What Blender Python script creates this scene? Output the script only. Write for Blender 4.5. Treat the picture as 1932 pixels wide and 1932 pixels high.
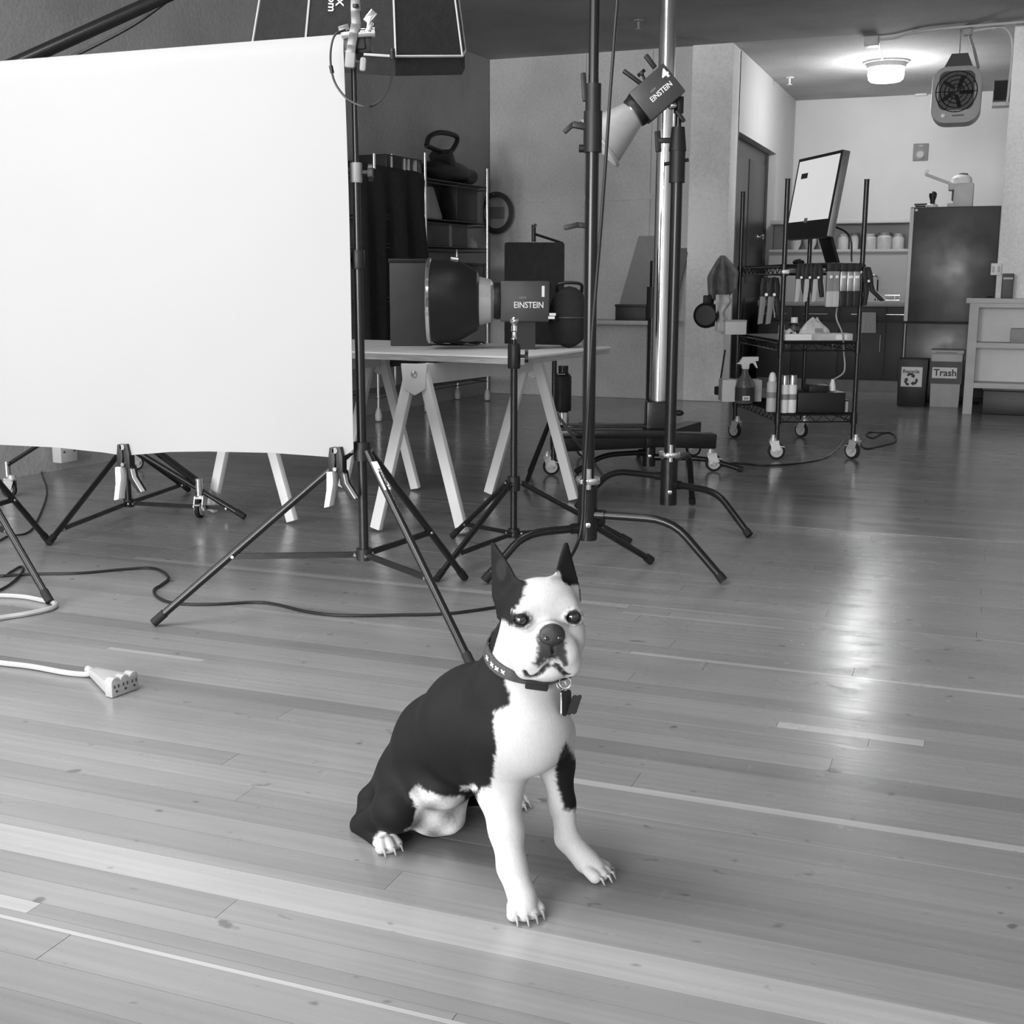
import bpy, bmesh, math, random
import numpy as np
from mathutils import Vector, Matrix

for o in list(bpy.data.objects): bpy.data.objects.remove(o, do_unlink=True)
SC = bpy.context.scene
COL = SC.collection
random.seed(7)

# ------------------------------------------------------------------ camera
# room axes: +x to the right along the floorboards, +y into the room, z up (metres)
F_PX = 2300.0; CAM_H = 1.12
PITCH = math.atan(436/2300.0); YAW = math.radians(21); ROLL = math.radians(-0.12)
cy_, sy_ = math.cos(YAW), math.sin(YAW)
FWD = np.array([-sy_*math.cos(PITCH), cy_*math.cos(PITCH), -math.sin(PITCH)])
_r = np.array([cy_, sy_, 0.0]); _u = np.cross(_r, FWD)
RGT = math.cos(ROLL)*_r - math.sin(ROLL)*_u
UPV = math.sin(ROLL)*_r + math.cos(ROLL)*_u
CAMP = np.array([0, 0, CAM_H])
cd = bpy.data.cameras.new('camera'); cam = bpy.data.objects.new('camera', cd); COL.objects.link(cam)
cd.sensor_width = 36; cd.lens = 36*F_PX/1932; cd.clip_end = 100; cd.clip_start = 0.05
m = Matrix.Identity(4)
for i in range(3):
    m[i][0] = RGT[i]; m[i][1] = UPV[i]; m[i][2] = -FWD[i]; m[i][3] = CAMP[i]
cam.matrix_world = m
SC.camera = cam

# survey helpers: where a sight line of the photograph meets a known plane of the room
def ray(px, py): return FWD + (px-966)/F_PX*RGT - (py-966)/F_PX*UPV
def gz(px, py, z=0.0): d = ray(px, py); return CAMP + d*((z-CAM_H)/d[2])
def gx(px, py, x): d = ray(px, py); return CAMP + d*(x/d[0])
def gy(px, py, y): d = ray(px, py); return CAMP + d*(y/d[1])
NV = np.array([-sy_, cy_, 0])
def at(px, py, p):
    d = ray(px, py); q = np.array([p[0], p[1], CAM_H])
    return CAMP + d*(((q-CAMP) @ NV)/(d @ NV))
def dep(p): return float((np.array([p[0], p[1], CAM_H])-CAMP) @ NV)
def ad(px, py, Y):
    d = ray(px, py); return CAMP + d*(Y/(d @ NV))

# ------------------------------------------------------------------ light
W = bpy.data.worlds.new('world'); SC.world = W; W.use_nodes = True
bgn = W.node_tree.nodes['Background']; bgn.inputs[0].default_value = (1, 1, 1, 1); bgn.inputs[1].default_value = 0.6
SC.view_settings.view_transform = 'Standard'; SC.view_settings.look = 'None'
SC.view_settings.exposure = 0.0; SC.view_settings.gamma = 1.0; SC.view_settings.use_curve_mapping = False
try:
    SC.cycles.use_denoising = True
    SC.cycles.max_bounces = 8; SC.cycles.diffuse_bounces = 4; SC.cycles.glossy_bounces = 4
    SC.cycles.transmission_bounces = 8; SC.cycles.sample_clamp_indirect = 4
    SC.cycles.caustics_reflective = False; SC.cycles.caustics_refractive = False
except Exception: pass
def area(name, loc, target, sx, sy, power):
    l = bpy.data.lights.new(name, 'AREA'); l.shape = 'RECTANGLE'; l.size = sx; l.size_y = sy; l.energy = power
    o = bpy.data.objects.new(name, l); COL.objects.link(o); o.location = loc
    o.rotation_euler = (Vector(target)-Vector(loc)).to_track_quat('-Z', 'Y').to_euler()
    return o
# daylight through the tall windows behind the camera and on the near left side
NEAR_WIN = [-5.0, -2.6, -0.2]
for i, x in enumerate(NEAR_WIN):
    area('daylight_near', (x, -6.93, 1.9), (x, 3, 1.2), 1.7, 2.15, 430)
SIDE_WIN = [-0.9, 1.1]
for y in SIDE_WIN:
    area('daylight_side', (-5.52+0.075*y, y, 1.95), (-1, y+0.5, 0.0), 1.6, 2.1, 85)
# overhead fill added for the foreground floor and table, in made-up roof openings
ROOF_FILL = [(-3.9, -1.5, 0.3, 2.4, 150), (-2.9, -1.5, 3.9, 5.0, 24)]
for x0, x1, y0, y1, pw in ROOF_FILL:
    area('roof_fill_light', ((x0+x1)/2, (y0+y1)/2, 3.30), ((x0+x1)/2, (y0+y1)/2+0.001, 0.0), x1-x0-.1, y1-y0-.1, pw)
lp = bpy.data.lights.new('kitchen_bulb', 'POINT'); lp.energy = 52; lp.shadow_soft_size = 0.16
lo = bpy.data.objects.new('kitchen_bulb', lp); COL.objects.link(lo); lo.location = (-1.075, 12.9, 2.86)

# ------------------------------------------------------------------ materials
def mat(name, v, rough=0.6, metal=0.0, vary=0.08, scale=12.0, bump=0.0, bscale=None, coat=0.0, spec=0.5, stretch=None, coords='Object'):
    M = bpy.data.materials.new(name); M.use_nodes = True
    nt = M.node_tree; P = nt.nodes['Principled BSDF']
    P.inputs['Roughness'].default_value = rough; P.inputs['Metallic'].default_value = metal
    P.inputs['Specular IOR Level'].default_value = spec
    if coat: P.inputs['Coat Weight'].default_value = coat; P.inputs['Coat Roughness'].default_value = 0.1
    tc = nt.nodes.new('ShaderNodeTexCoord'); mp = nt.nodes.new('ShaderNodeMapping')
    if stretch: mp.inputs['Scale'].default_value = stretch
    nt.links.new(tc.outputs[coords], mp.inputs[0])
    nz = nt.nodes.new('ShaderNodeTexNoise'); nz.inputs['Scale'].default_value = scale; nz.inputs['Detail'].default_value = 5
    nt.links.new(mp.outputs[0], nz.inputs['Vector'])
    mr = nt.nodes.new('ShaderNodeMapRange'); mr.inputs[1].default_value = 0.25; mr.inputs[2].default_value = 0.75
    mr.inputs[3].default_value = v*(1-vary); mr.inputs[4].default_value = v*(1+vary)
    nt.links.new(nz.outputs['Fac'], mr.inputs[0])
    cc = nt.nodes.new('ShaderNodeCombineColor')
    for k in range(3): nt.links.new(mr.outputs[0], cc.inputs[k])
    nt.links.new(cc.outputs[0], P.inputs['Base Color'])
    if bump:
        n2 = nt.nodes.new('ShaderNodeTexNoise'); n2.inputs['Scale'].default_value = bscale or scale*4; n2.inputs['Detail'].default_value = 6
        nt.links.new(mp.outputs[0], n2.inputs['Vector'])
        b = nt.nodes.new('ShaderNodeBump'); b.inputs['Strength'].default_value = bump; b.inputs['Distance'].default_value = 0.01
        nt.links.new(n2.outputs['Fac'], b.inputs['Height']); nt.links.new(b.outputs[0], P.inputs['Normal'])
    return M

BLK = mat('black_metal_paint', 0.011, 0.27, 0, 0.15, spec=0.4)
BLKM = mat('black_matte_fabric', 0.018, 0.9, 0, 0.25, 30, 0.3)
BLKP = mat('black_plastic', 0.016, 0.45, 0, 0.12, spec=0.35)
DGR = mat('dark_grey_plastic', 0.06, 0.5, 0, 0.15)
MGR = mat('mid_grey_plastic', 0.25, 0.5, 0, 0.1)
LGR = mat('light_grey_plastic', 0.5, 0.45, 0, 0.06)
WHT = mat('white_plastic', 0.8, 0.4, 0, 0.03)
WPAINT = mat('white_paint', 0.78, 0.55, 0, 0.04, 6)
ZINC = mat('zinc_plated_steel', 0.7, 0.25, 0.55, 0.08)
CHR = mat('chrome', 0.85, 0.12, 1.0, 0.03)
ALU = mat('brushed_aluminium', 0.42, 0.3, 1.0, 0.08, 60)
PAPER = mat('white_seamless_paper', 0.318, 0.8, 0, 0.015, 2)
TWOOD = mat('pale_trestle_wood', 0.78, 0.6, 0, 0.1, 9, 0.1, 60, stretch=(1, 1, 0.15))
PLY = mat('plywood_edge', 0.42, 0.65, 0, 0.35, 40, stretch=(0.2, 0.2, 4))
LABEL = mat('white_label_print', 0.85, 0.5, 0, 0.02)
INK = mat('dark_label_print', 0.04, 0.6, 0, 0.1)
RUB = mat('black_rubber', 0.016, 0.7, 0, 0.15, spec=0.25)
CORDB = mat('black_cord_jacket', 0.012, 0.4, 0, 0.1, spec=0.35)
CAST = mat('cast_clamp_metal', 0.11, 0.3, 0.2, 0.15, 30)
CORDW = mat('pale_cord_jacket', 0.40, 0.5, 0, 0.05)

def glass_mat():
    M = bpy.data.materials.new('clear_glass'); M.use_nodes = True
    nt = M.node_tree; P = nt.nodes['Principled BSDF']
    P.inputs['Base Color'].default_value = (0.95, 0.95, 0.95, 1); P.inputs['Roughness'].default_value = 0.03
    P.inputs['Transmission Weight'].default_value = 1.0; P.inputs['IOR'].default_value = 1.15
    nz = nt.nodes.new('ShaderNodeTexNoise'); nz.inputs['Scale'].default_value = 8
    mr = nt.nodes.new('ShaderNodeMapRange'); mr.inputs[3].default_value = 0.02; mr.inputs[4].default_value = 0.08
    nt.links.new(nz.outputs['Fac'], mr.inputs[0]); nt.links.new(mr.outputs[0], P.inputs['Roughness'])
    return M
GLASS = glass_mat()
def emit_mat(name, s, v=1.0):
    M = bpy.data.materials.new(name); M.use_nodes = True
    P = M.node_tree.nodes['Principled BSDF']
    P.inputs['Base Color'].default_value = (v, v, v, 1)
    P.inputs['Emission Color'].default_value = (1, 1, 1, 1); P.inputs['Emission Strength'].default_value = s
    return M

def concrete(name, v, rough=0.9, seed=0.0):
    M = bpy.data.materials.new(name); M.use_nodes = True
    nt = M.node_tree; P = nt.nodes['Principled BSDF']; P.inputs['Roughness'].default_value = rough
    P.inputs['Specular IOR Level'].default_value = 0.25
    g = nt.nodes.new('ShaderNodeNewGeometry')
    mp = nt.nodes.new('ShaderNodeMapping'); mp.inputs['Location'].default_value = (seed, seed, seed); nt.links.new(g.outputs['Position'], mp.inputs[0])
    def noise(s, d=6):
        n = nt.nodes.new('ShaderNodeTexNoise'); n.inputs['Scale'].default_value = s; n.inputs['Detail'].default_value = d
        nt.links.new(mp.outputs[0], n.inputs['Vector']); return n
    a, b, c = noise(1.3), noise(40, 3), noise(160, 2)
    def rng(n, lo, hi, f0=0.3, f1=0.7):
        r = nt.nodes.new('ShaderNodeMapRange'); r.inputs[1].default_value = f0; r.inputs[2].default_value = f1
        r.inputs[3].default_value = lo; r.inputs[4].default_value = hi; nt.links.new(n.outputs['Fac'], r.inputs[0]); return r
    def mul(x, y):
        q = nt.nodes.new('ShaderNodeMath'); q.operation = 'MULTIPLY'; nt.links.new(x.outputs[0], q.inputs[0]); nt.links.new(y.outputs[0], q.inputs[1]); return q
    q = mul(mul(rng(a, v*0.82, v*1.15), rng(b, 0.93, 1.06)), rng(c, 0.7, 1.04, 0.2, 0.4))
    cc = nt.nodes.new('ShaderNodeCombineColor')
    for k in range(3): nt.links.new(q.outputs[0], cc.inputs[k])
    nt.links.new(cc.outputs[0], P.inputs['Base Color'])
    bp = nt.nodes.new('ShaderNodeBump'); bp.inputs['Strength'].default_value = 0.25; bp.inputs['Distance'].default_value = 0.01
    nt.links.new(b.outputs['Fac'], bp.inputs['Height']); nt.links.new(bp.outputs[0], P.inputs['Normal'])
    return M

# ------------------------------------------------------------------ mesh helpers
def V(p): return np.array([float(p[0]), float(p[1]), float(p[2])])
def nrm(a): a = V(a); return a/(np.linalg.norm(a)+1e-12)
def frame(z, hint=(0, 0, 1)):
    z = nrm(z); h = V(hint)
    if abs(z @ nrm(h)) > 0.97: h = np.array([1.0, 0, 0]) if abs(z[0]) < 0.9 else np.array([0, 1.0, 0])
    x = nrm(np.cross(h, z)); y = np.cross(z, x); return x, y, z
def spline(pts, n=8):
    P = [V(p) for p in pts]
    if len(P) < 3: return P
    P = [2*P[0]-P[1]] + P + [2*P[-1]-P[-2]]; out = []
    for i in range(1, len(P)-2):
        for k in range(n):
            t = k/n; a, b, c, d = P[i-1], P[i], P[i+1], P[i+2]
            out.append(0.5*((2*b)+(c-a)*t+(2*a-5*b+4*c-d)*t*t+(3*b-a-3*c+d)*t**3))
    out.append(P[-2]); return out
class MB:
    def __init__(s): s.v = []; s.f = []
    def add(s, vs, fs):
        o = len(s.v); s.v += [V(p) for p in vs]; s.f += [tuple(o+i for i in f) for f in fs]; return s
    def box(s, c, size, R=None):
        c = V(c); h = V(size)/2; vs = []
        for z in (-1, 1):
            for y in (-1, 1):
                for x in (-1, 1):
                    p = h*np.array([x, y, z])
                    if R is not None: p = R[0]*p[0]+R[1]*p[1]+R[2]*p[2]
                    vs.append(c+p)
        return s.add(vs, [(0, 2, 3, 1), (4, 5, 7, 6), (0, 1, 5, 4), (2, 6, 7, 3), (0, 4, 6, 2), (1, 3, 7, 5)])
    def bb(s, a, b): a = V(a); b = V(b); return s.box((a+b)/2, np.abs(b-a))
    def bar(s, p0, p1, w, t, hint=(0, 0, 1)):
        p0, p1 = V(p0), V(p1); x, y, z = frame(p1-p0, hint)
        return s.box((p0+p1)/2, (w, t, np.linalg.norm(p1-p0)), (x, y, z))
    def cyl(s, p0, p1, r0, r1=None, n=12, caps=True):
        p0, p1 = V(p0), V(p1); r1 = r0 if r1 is None else r1; x, y, z = frame(p1-p0); vs = []
        for p, r in ((p0, r0), (p1, r1)):
            for k in range(n):
                a = 2*math.pi*k/n; vs.append(p+r*(math.cos(a)*x+math.sin(a)*y))
        fs = [(k, (k+1) % n, n+(k+1) % n, n+k) for k in range(n)]
        if caps: fs += [tuple(range(n))[::-1], tuple(range(n, 2*n))]
        return s.add(vs, fs)
    def tube(s, path, r, n=8, caps=True):
        P = [V(p) for p in path]; m_ = len(P); vs = []; x = None
        for i in range(m_):
            t = nrm(P[min(i+1, m_-1)]-P[max(i-1, 0)])
            if x is None: x, y, _ = frame(t)
            else: x = nrm(x-t*(x @ t)); y = np.cross(t, x)
            rr = r[i] if hasattr(r, '__len__') else r
            for k in range(n):
                a = 2*math.pi*k/n; vs.append(P[i]+rr*(math.cos(a)*x+math.sin(a)*y))
        fs = [(i*n+k, i*n+(k+1) % n, (i+1)*n+(k+1) % n, (i+1)*n+k) for i in range(m_-1) for k in range(n)]
        if caps: fs += [tuple(range(n))[::-1], tuple((m_-1)*n+k for k in range(n))]
        return s.add(vs, fs)
    def lathe(s, prof, o, axis=(0, 0, 1), n=24, closed=False):
        o = V(o); x, y, z = frame(axis); vs = []
        for r, h in prof:
            for k in range(n):
                a = 2*math.pi*k/n; vs.append(o+z*h+max(r, 1e-4)*(math.cos(a)*x+math.sin(a)*y))
        m_ = len(prof)
        fs = [(i*n+k, i*n+(k+1) % n, (i+1)*n+(k+1) % n, (i+1)*n+k) for i in range(m_-1) for k in range(n)]
        if not closed: fs += [tuple(range(n))[::-1], tuple((m_-1)*n+k for k in range(n))]
        return s.add(vs, fs)
    def prism(s, poly, o, ux, uy, d):
        o, ux, uy, d = V(o), V(ux), V(uy), V(d); n = len(poly)
        a = [o+ux*p[0]+uy*p[1] for p in poly]
        vs = a+[p+d for p in a]
        return s.add(vs, [tuple(range(n))[::-1], tuple(range(n, 2*n))]+[(k, (k+1) % n, n+(k+1) % n, n+k) for k in range(n)])
    def ell(s, c, r, R=None, nu=16, nv=10):
        c = V(c); r = V(r) if hasattr(r, '__len__') else np.array([r, r, r])
        vs = []
        for j in range(1, nv):
            t = math.pi*j/nv
            for k in range(nu):
                a = 2*math.pi*k/nu; p = r*np.array([math.sin(t)*math.cos(a), math.sin(t)*math.sin(a), math.cos(t)])
                if R is not None: p = R[0]*p[0]+R[1]*p[1]+R[2]*p[2]
                vs.append(c+p)
        for q in (1, -1):
            p = r*np.array([0, 0, q]); 
            if R is not None: p = R[2]*p[2]
            vs.append(c+p)
        T = len(vs)-2; B = T+1
        fs = [(j*nu+k, (j+1)*nu+k, (j+1)*nu+(k+1) % nu, j*nu+(k+1) % nu) for j in range(nv-2) for k in range(nu)]
        fs += [(T, k, (k+1) % nu) for k in range(nu)]+[(B, (nv-2)*nu+(k+1) % nu, (nv-2)*nu+k) for k in range(nu)]
        return s.add(vs, fs)
    def grid(s, fn, nu, nv, thick=0.0):
        P = [[V(fn(i/(nu-1), j/(nv-1))) for i in range(nu)] for j in range(nv)]
        vs = [p for row in P for p in row]
        fs = [(j*nu+i, j*nu+i+1, (j+1)*nu+i+1, (j+1)*nu+i) for j in range(nv-1) for i in range(nu-1)]
        if not thick: return s.add(vs, fs)
        N = []
        for j in range(nv):
            for i in range(nu):
                du = P[j][min(i+1, nu-1)]-P[j][max(i-1, 0)]; dv = P[min(j+1, nv-1)][i]-P[max(j-1, 0)][i]
                N.append(nrm(np.cross(du, dv)))
        o = len(vs); vs2 = vs+[p-n_*thick for p, n_ in zip(vs, N)]
        fs2 = fs+[tuple(o+k for k in f[::-1]) for f in fs]
        bd = [i for i in range(nu)]+[j*nu+nu-1 for j in range(1, nv)]+[(nv-1)*nu+i for i in range(nu-2, -1, -1)]+[j*nu for j in range(nv-2, 0, -1)]
        fs2 += [(bd[(k+1) % len(bd)], bd[k], o+bd[k], o+bd[(k+1) % len(bd)]) for k in range(len(bd))]
        return s.add(vs2, fs2)
    def build(s, name, material, parent=None, loc=None, bevel=0.0, flat=False, label=None):
        r = parent
        while r is not None and r.parent is not None: r = r.parent
        org = V(r.location) if r is not None else (V(loc) if loc is not None else np.zeros(3))
        me = bpy.data.meshes.new(name); me.from_pydata([tuple(p-org) for p in s.v], [], s.f)
        if bevel:
            b = bmesh.new(); b.from_mesh(me); bmesh.ops.recalc_face_normals(b, faces=b.faces)
            es = [e for e in b.edges if len(e.link_faces) == 2 and e.calc_face_angle(0) > 0.6]
            bmesh.ops.bevel(b, geom=es, offset=bevel, segments=2, profile=0.6, affect='EDGES', clamp_overlap=True); b.to_mesh(me); b.free()
        else:
            b = bmesh.new(); b.from_mesh(me); bmesh.ops.recalc_face_normals(b, faces=b.faces); b.to_mesh(me); b.free()
        if not flat:
            me.polygons.foreach_set('use_smooth', [True]*len(me.polygons)); me.set_sharp_from_angle(angle=math.radians(38))
        me.materials.append(material); me.update()
        o = bpy.data.objects.new(name, me); COL.objects.link(o)
        if parent is not None: o.parent = parent
        elif loc is not None: o.location = tuple(org)
        if label: o['label'] = label
        return o
def thing(name, label, cat, loc, group=None):
    o = bpy.data.objects.new(name, None); o.empty_display_size = 0.05; COL.objects.link(o); o.location = tuple(V(loc))
    o['label'] = label; o['category'] = cat
    if group: o['group'] = group
    return o
def tag(o, label, cat, group=None):
    o['label'] = label; o['category'] = cat
    if group: o['group'] = group
    return o
def struct(o): o['kind'] = 'structure'; return o
def text(name, s, o, ux, uy, size, material, parent, ext=0.0015, squeeze=1.0, bold=0.012):
    """lettering as thin raised mesh; o = lower left corner, ux reading direction, uy up"""
    c = bpy.data.curves.new(name, 'FONT'); c.body = s; c.size = size; c.extrude = ext/2; c.offset = bold*size; c.resolution_u = 3
    t = bpy.data.objects.new(name, c); COL.objects.link(t)
    dg = bpy.context.evaluated_depsgraph_get(); me = bpy.data.meshes.new_from_object(t.evaluated_get(dg))
    bpy.data.objects.remove(t, do_unlink=True)
    ux, uy = nrm(ux), nrm(uy); uz = np.cross(ux, uy)
    mb = MB(); mb.add([V(o)+ux*v.co[0]*squeeze+uy*v.co[1]+uz*(v.co[2]+ext/2) for v in me.vertices], [tuple(p.vertices) for p in me.polygons])
    return mb.build(name, material, parent, flat=True)
# ------------------------------------------------------------------ room shell
CEIL = 3.225; YB = 11.5; YK = 15.3; XD = -2.28
CONC = concrete('bare_concrete', 0.6); CONC2 = concrete('pale_concrete', 0.86, seed=5.0); CONCL = concrete('rough_concrete', 0.38, seed=9.0)
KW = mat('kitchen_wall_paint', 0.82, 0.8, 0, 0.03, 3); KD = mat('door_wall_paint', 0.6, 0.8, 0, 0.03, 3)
CEILD = concrete('dark_ceiling_paint', 0.36, seed=3.0); CEILW = concrete('white_ceiling_paint', 0.45, seed=4.0)
DOORM = mat('dark_door_paint', 0.016, 0.35, 0, 0.3, 5, stretch=(8, 8, 0.4))
CABM = mat('dark_cabinet_paint', 0.035, 0.5, 0, 0.15)
COUNT = mat('grey_laminate_worktop', 0.4, 0.4, 0, 0.06, 40)
def wood_mat(name, far=False):
    M = bpy.data.materials.new(name); M.use_nodes = True
    nt = M.node_tree; L = nt.links; P = nt.nodes['Principled BSDF']
    N = lambda t: nt.nodes.new(t)
    g = N('ShaderNodeNewGeometry')
    def mp(sc): q = N('ShaderNodeMapping'); q.inputs['Scale'].default_value = sc; L.new(g.outputs['Position'], q.inputs[0]); return q
    def nz(sc, s=1.0, d=4): q = N('ShaderNodeTexNoise'); q.inputs['Scale'].default_value = s; q.inputs['Detail'].default_value = d; L.new(mp(sc).outputs[0], q.inputs['Vector']); return q
    def rg(src, a, b, lo, hi): q = N('ShaderNodeMapRange'); q.inputs[1].default_value = a; q.inputs[2].default_value = b; q.inputs[3].default_value = lo; q.inputs[4].default_value = hi; L.new(src, q.inputs[0]); return q.outputs[0]
    def mth(op, a, b):
        q = N('ShaderNodeMath'); q.operation = op
        for i, w in enumerate((a, b)):
            if isinstance(w, (int, float)): q.inputs[i].default_value = w
            else: L.new(w, q.inputs[i])
        return q.outputs[0]
    grain = rg(nz((1.2, 55, 1), 1, 5).outputs['Fac'], 0.3, 0.7, 0.9, 1.08)
    blot = rg(nz((1.1, 2.2, 1), 1.0, 5).outputs['Fac'], 0.3, 0.7, 0.86, 1.1)
    spots = rg(nz((14, 20, 1), 1, 2).outputs['Fac'], 0.25, 0.31, 0.5, 1.0)
    scr = rg(nz((30, 5, 1), 1, 2).outputs['Fac'], 0.72, 0.78, 1.0, 1.25)
    f = mth('MULTIPLY', mth('MULTIPLY', grain, blot), mth('MULTIPLY', spots, scr))
    if far:
        sx = N('ShaderNodeSeparateXYZ'); L.new(g.outputs['Position'], sx.inputs[0])
        row = mth('FLOOR', mth('DIVIDE', sx.outputs[1], 0.083), 0.0)
        w = N('ShaderNodeTexWhiteNoise'); w.noise_dimensions = '1D'; L.new(row, w.inputs['W'])
        seg = mth('FLOOR', mth('ADD', mth('DIVIDE', sx.outputs[0], 2.3), mth('MULTIPLY', w.outputs['Value'], 7.0)), 0.0)
        w2 = N('ShaderNodeTexWhiteNoise'); w2.noise_dimensions = '2D'
        cb = N('ShaderNodeCombineXYZ'); L.new(row, cb.inputs[0]); L.new(seg, cb.inputs[1]); L.new(cb.outputs[0], w2.inputs['Vector'])
        tone = rg(w2.outputs['Value'], 0, 1, FT*0.88, FT*1.12)
        fr = mth('FRACT', mth('DIVIDE', sx.outputs[1], 0.083), 0.0)
        seam = rg(fr, 0.0, 0.02, 0.8, 1.0)
        tone = mth('MULTIPLY', tone, seam)
    else:
        oi = N('ShaderNodeObjectInfo'); sc = N('ShaderNodeSeparateColor'); L.new(oi.outputs['Color'], sc.inputs[0]); tone = sc.outputs[0]
    v = mth('MULTIPLY', f, tone)
    cc = N('ShaderNodeCombineColor')
    for k in range(3): L.new(v, cc.inputs[k])
    L.new(cc.outputs[0], P.inputs['Base Color'])
    rn = nz((6, 12, 1), 1, 4)
    L.new(rg(rn.outputs['Fac'], 0.3, 0.7, *((0.16, 0.22) if far else (0.2, 0.3))), P.inputs['Roughness'])
    b = N('ShaderNodeBump'); b.inputs['Strength'].default_value = 0.03 if far else 0.10; b.inputs['Distance'].default_value = 0.004
    L.new(nz((5, 60, 1), 1, 4).outputs['Fac'], b.inputs['Height']); L.new(b.outputs[0], P.inputs['Normal'])
    P.inputs['Specular IOR Level'].default_value = 0.5
    return M
FT = 0.24
WOOD = wood_mat('varnished_floorboard'); WOODF = wood_mat('varnished_floor_far', True)
Y_PL = 5.66
fl = MB(); fl.bb((-7, Y_PL, -0.15), (4, 15.6, 0.0)); fl.bb((-7, -7.3, -0.15), (4, Y_PL, -0.014))
floor = struct(fl.build('floor', WOODF, loc=(0, 0, 0), flat=True))
# individual boards, nearest part of the floor (board edges read off the photograph)
marks = [(1.545, 1.556, 0.62, None), (1.575, 1.613, 0.56, (-9, -1.54)), (1.755, 1.85, 0.54, (-9, 0.45)), (1.85, 1.885, 0.40, None),
         (2.36, 2.368, 0.45, None), (2.483, 2.512, 0.60, (-0.95, 9)), (2.932, 2.955, 0.52, (-2.47, -2.12)), (3.01, 3.05, 0.58, (-0.43, -0.07)),
         (3.482, 3.503, 0.55, (-0.95, 9)), (3.925, 3.937, 0.5, (-1.1, -0.55)), (3.99, 4.03, 0.52, (-3.2, -1.1)), (4.03, 4.042, 0.5, (-1.1, 0.2))]
rows = []; y = 0.78; k = 0
rnd = random.Random(11)
for a, b, t, xr in marks:
    n = max(1, round((a-y)/0.083)); w = (a-y)/n
    if a-y > 0.004:
        for i in range(n): rows.append((y+i*w, y+(i+1)*w, None, None))
    rows.append((a, b, t, xr)); y = b
n = round((Y_PL-y)/0.083)
for i in range(n): rows.append((y+(Y_PL-y)*i/n, y+(Y_PL-y)*(i+1)/n, None, None))
um = MB().bb((0, 0, -0.0135), (1, 1, 0)); b = bmesh.new()
pm = bpy.data.meshes.new('floorboard'); pm.from_pydata([tuple(p) for p in um.v], [], um.f); b.from_mesh(pm); bmesh.ops.recalc_face_normals(b, faces=b.faces); b.to_mesh(pm); b.free(); pm.materials.append(WOOD)
nb = 0
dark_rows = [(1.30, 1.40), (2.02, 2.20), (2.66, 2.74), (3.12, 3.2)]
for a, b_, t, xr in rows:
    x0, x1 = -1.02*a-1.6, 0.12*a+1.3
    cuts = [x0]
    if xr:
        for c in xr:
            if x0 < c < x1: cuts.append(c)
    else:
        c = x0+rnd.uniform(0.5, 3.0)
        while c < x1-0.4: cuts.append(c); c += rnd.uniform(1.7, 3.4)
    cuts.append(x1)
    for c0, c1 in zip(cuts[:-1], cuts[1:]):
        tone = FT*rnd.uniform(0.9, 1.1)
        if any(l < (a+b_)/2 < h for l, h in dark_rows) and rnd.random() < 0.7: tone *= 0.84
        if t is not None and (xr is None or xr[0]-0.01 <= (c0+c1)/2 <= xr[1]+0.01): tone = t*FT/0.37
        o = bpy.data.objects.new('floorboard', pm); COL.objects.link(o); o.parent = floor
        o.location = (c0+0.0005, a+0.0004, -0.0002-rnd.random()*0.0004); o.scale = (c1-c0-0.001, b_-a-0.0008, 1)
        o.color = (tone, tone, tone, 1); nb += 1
print('boards', nb)
# ceiling: dark paint over the studio, white paint over the kitchen
ce = MB(); cy0 = -7.3
for x0, x1, y0, y1, pw in ROOF_FILL:  # holes left for the added overhead fill
    ce.bb((-7, cy0, CEIL), (4, y0, CEIL+0.2)); ce.bb((-7, y0, CEIL), (x0, y1, CEIL+0.2)); ce.bb((x1, y0, CEIL), (4, y1, CEIL+0.2)); cy0 = y1
ce.bb((-7, cy0, CEIL), (4, YB-0.02, CEIL+0.2)); ncb = len(ce.f); ce.bb((-7, YB-0.02, CEIL), (4, 15.6, CEIL+0.2))
ceil = struct(ce.build('ceiling', CEILD, loc=(0, 0, CEIL), flat=True)); ceil.data.materials.append(CEILW)
for p in ceil.data.polygons: p.material_index = 1 if p.index >= ncb else 0
# left wall, slightly splayed, with two tall windows near the camera
WL0 = np.array([-4.66, YB, 0]); WLD = nrm((-0.082, -1, 0)); WLN = np.array([WLD[1], -WLD[0], 0])*-1
def wl(t, z, off=0.0): return WL0+WLD*t+np.array([0, 0, z])-nrm((1, -0.082, 0))*off
def wlseg(mb, t0, t1, z0, z1, th=0.2):
    c = (wl(t0, z0)+wl(t1, z1))/2-nrm((1, -0.082, 0))*th/2
    mb.box(c, (th, abs(t1-t0), z1-z0), (nrm((1, -0.082, 0)), WLD, np.array([0, 0, 1.0])))
ty = lambda yy: (YB-yy)/(-WLD[1])
w = MB(); wlseg(w, -0.1, ty(2.0), 0, CEIL); wlseg(w, ty(0.2), ty(0.0), 0, CEIL); wlseg(w, ty(-1.8), ty(-7.3), 0, CEIL)
for a, b_ in ((2.0, 0.2), (0.0, -1.8)):
    wlseg(w, ty(a), ty(b_), 0, 0.8); wlseg(w, ty(a), ty(b_), 3.05, CEIL)
wall_left = struct(w.build('wall_left', CONCL, loc=WL0, flat=True))
WINF = mat('dark_window_frame', 0.05, 0.5)
nwin = 1
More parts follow.
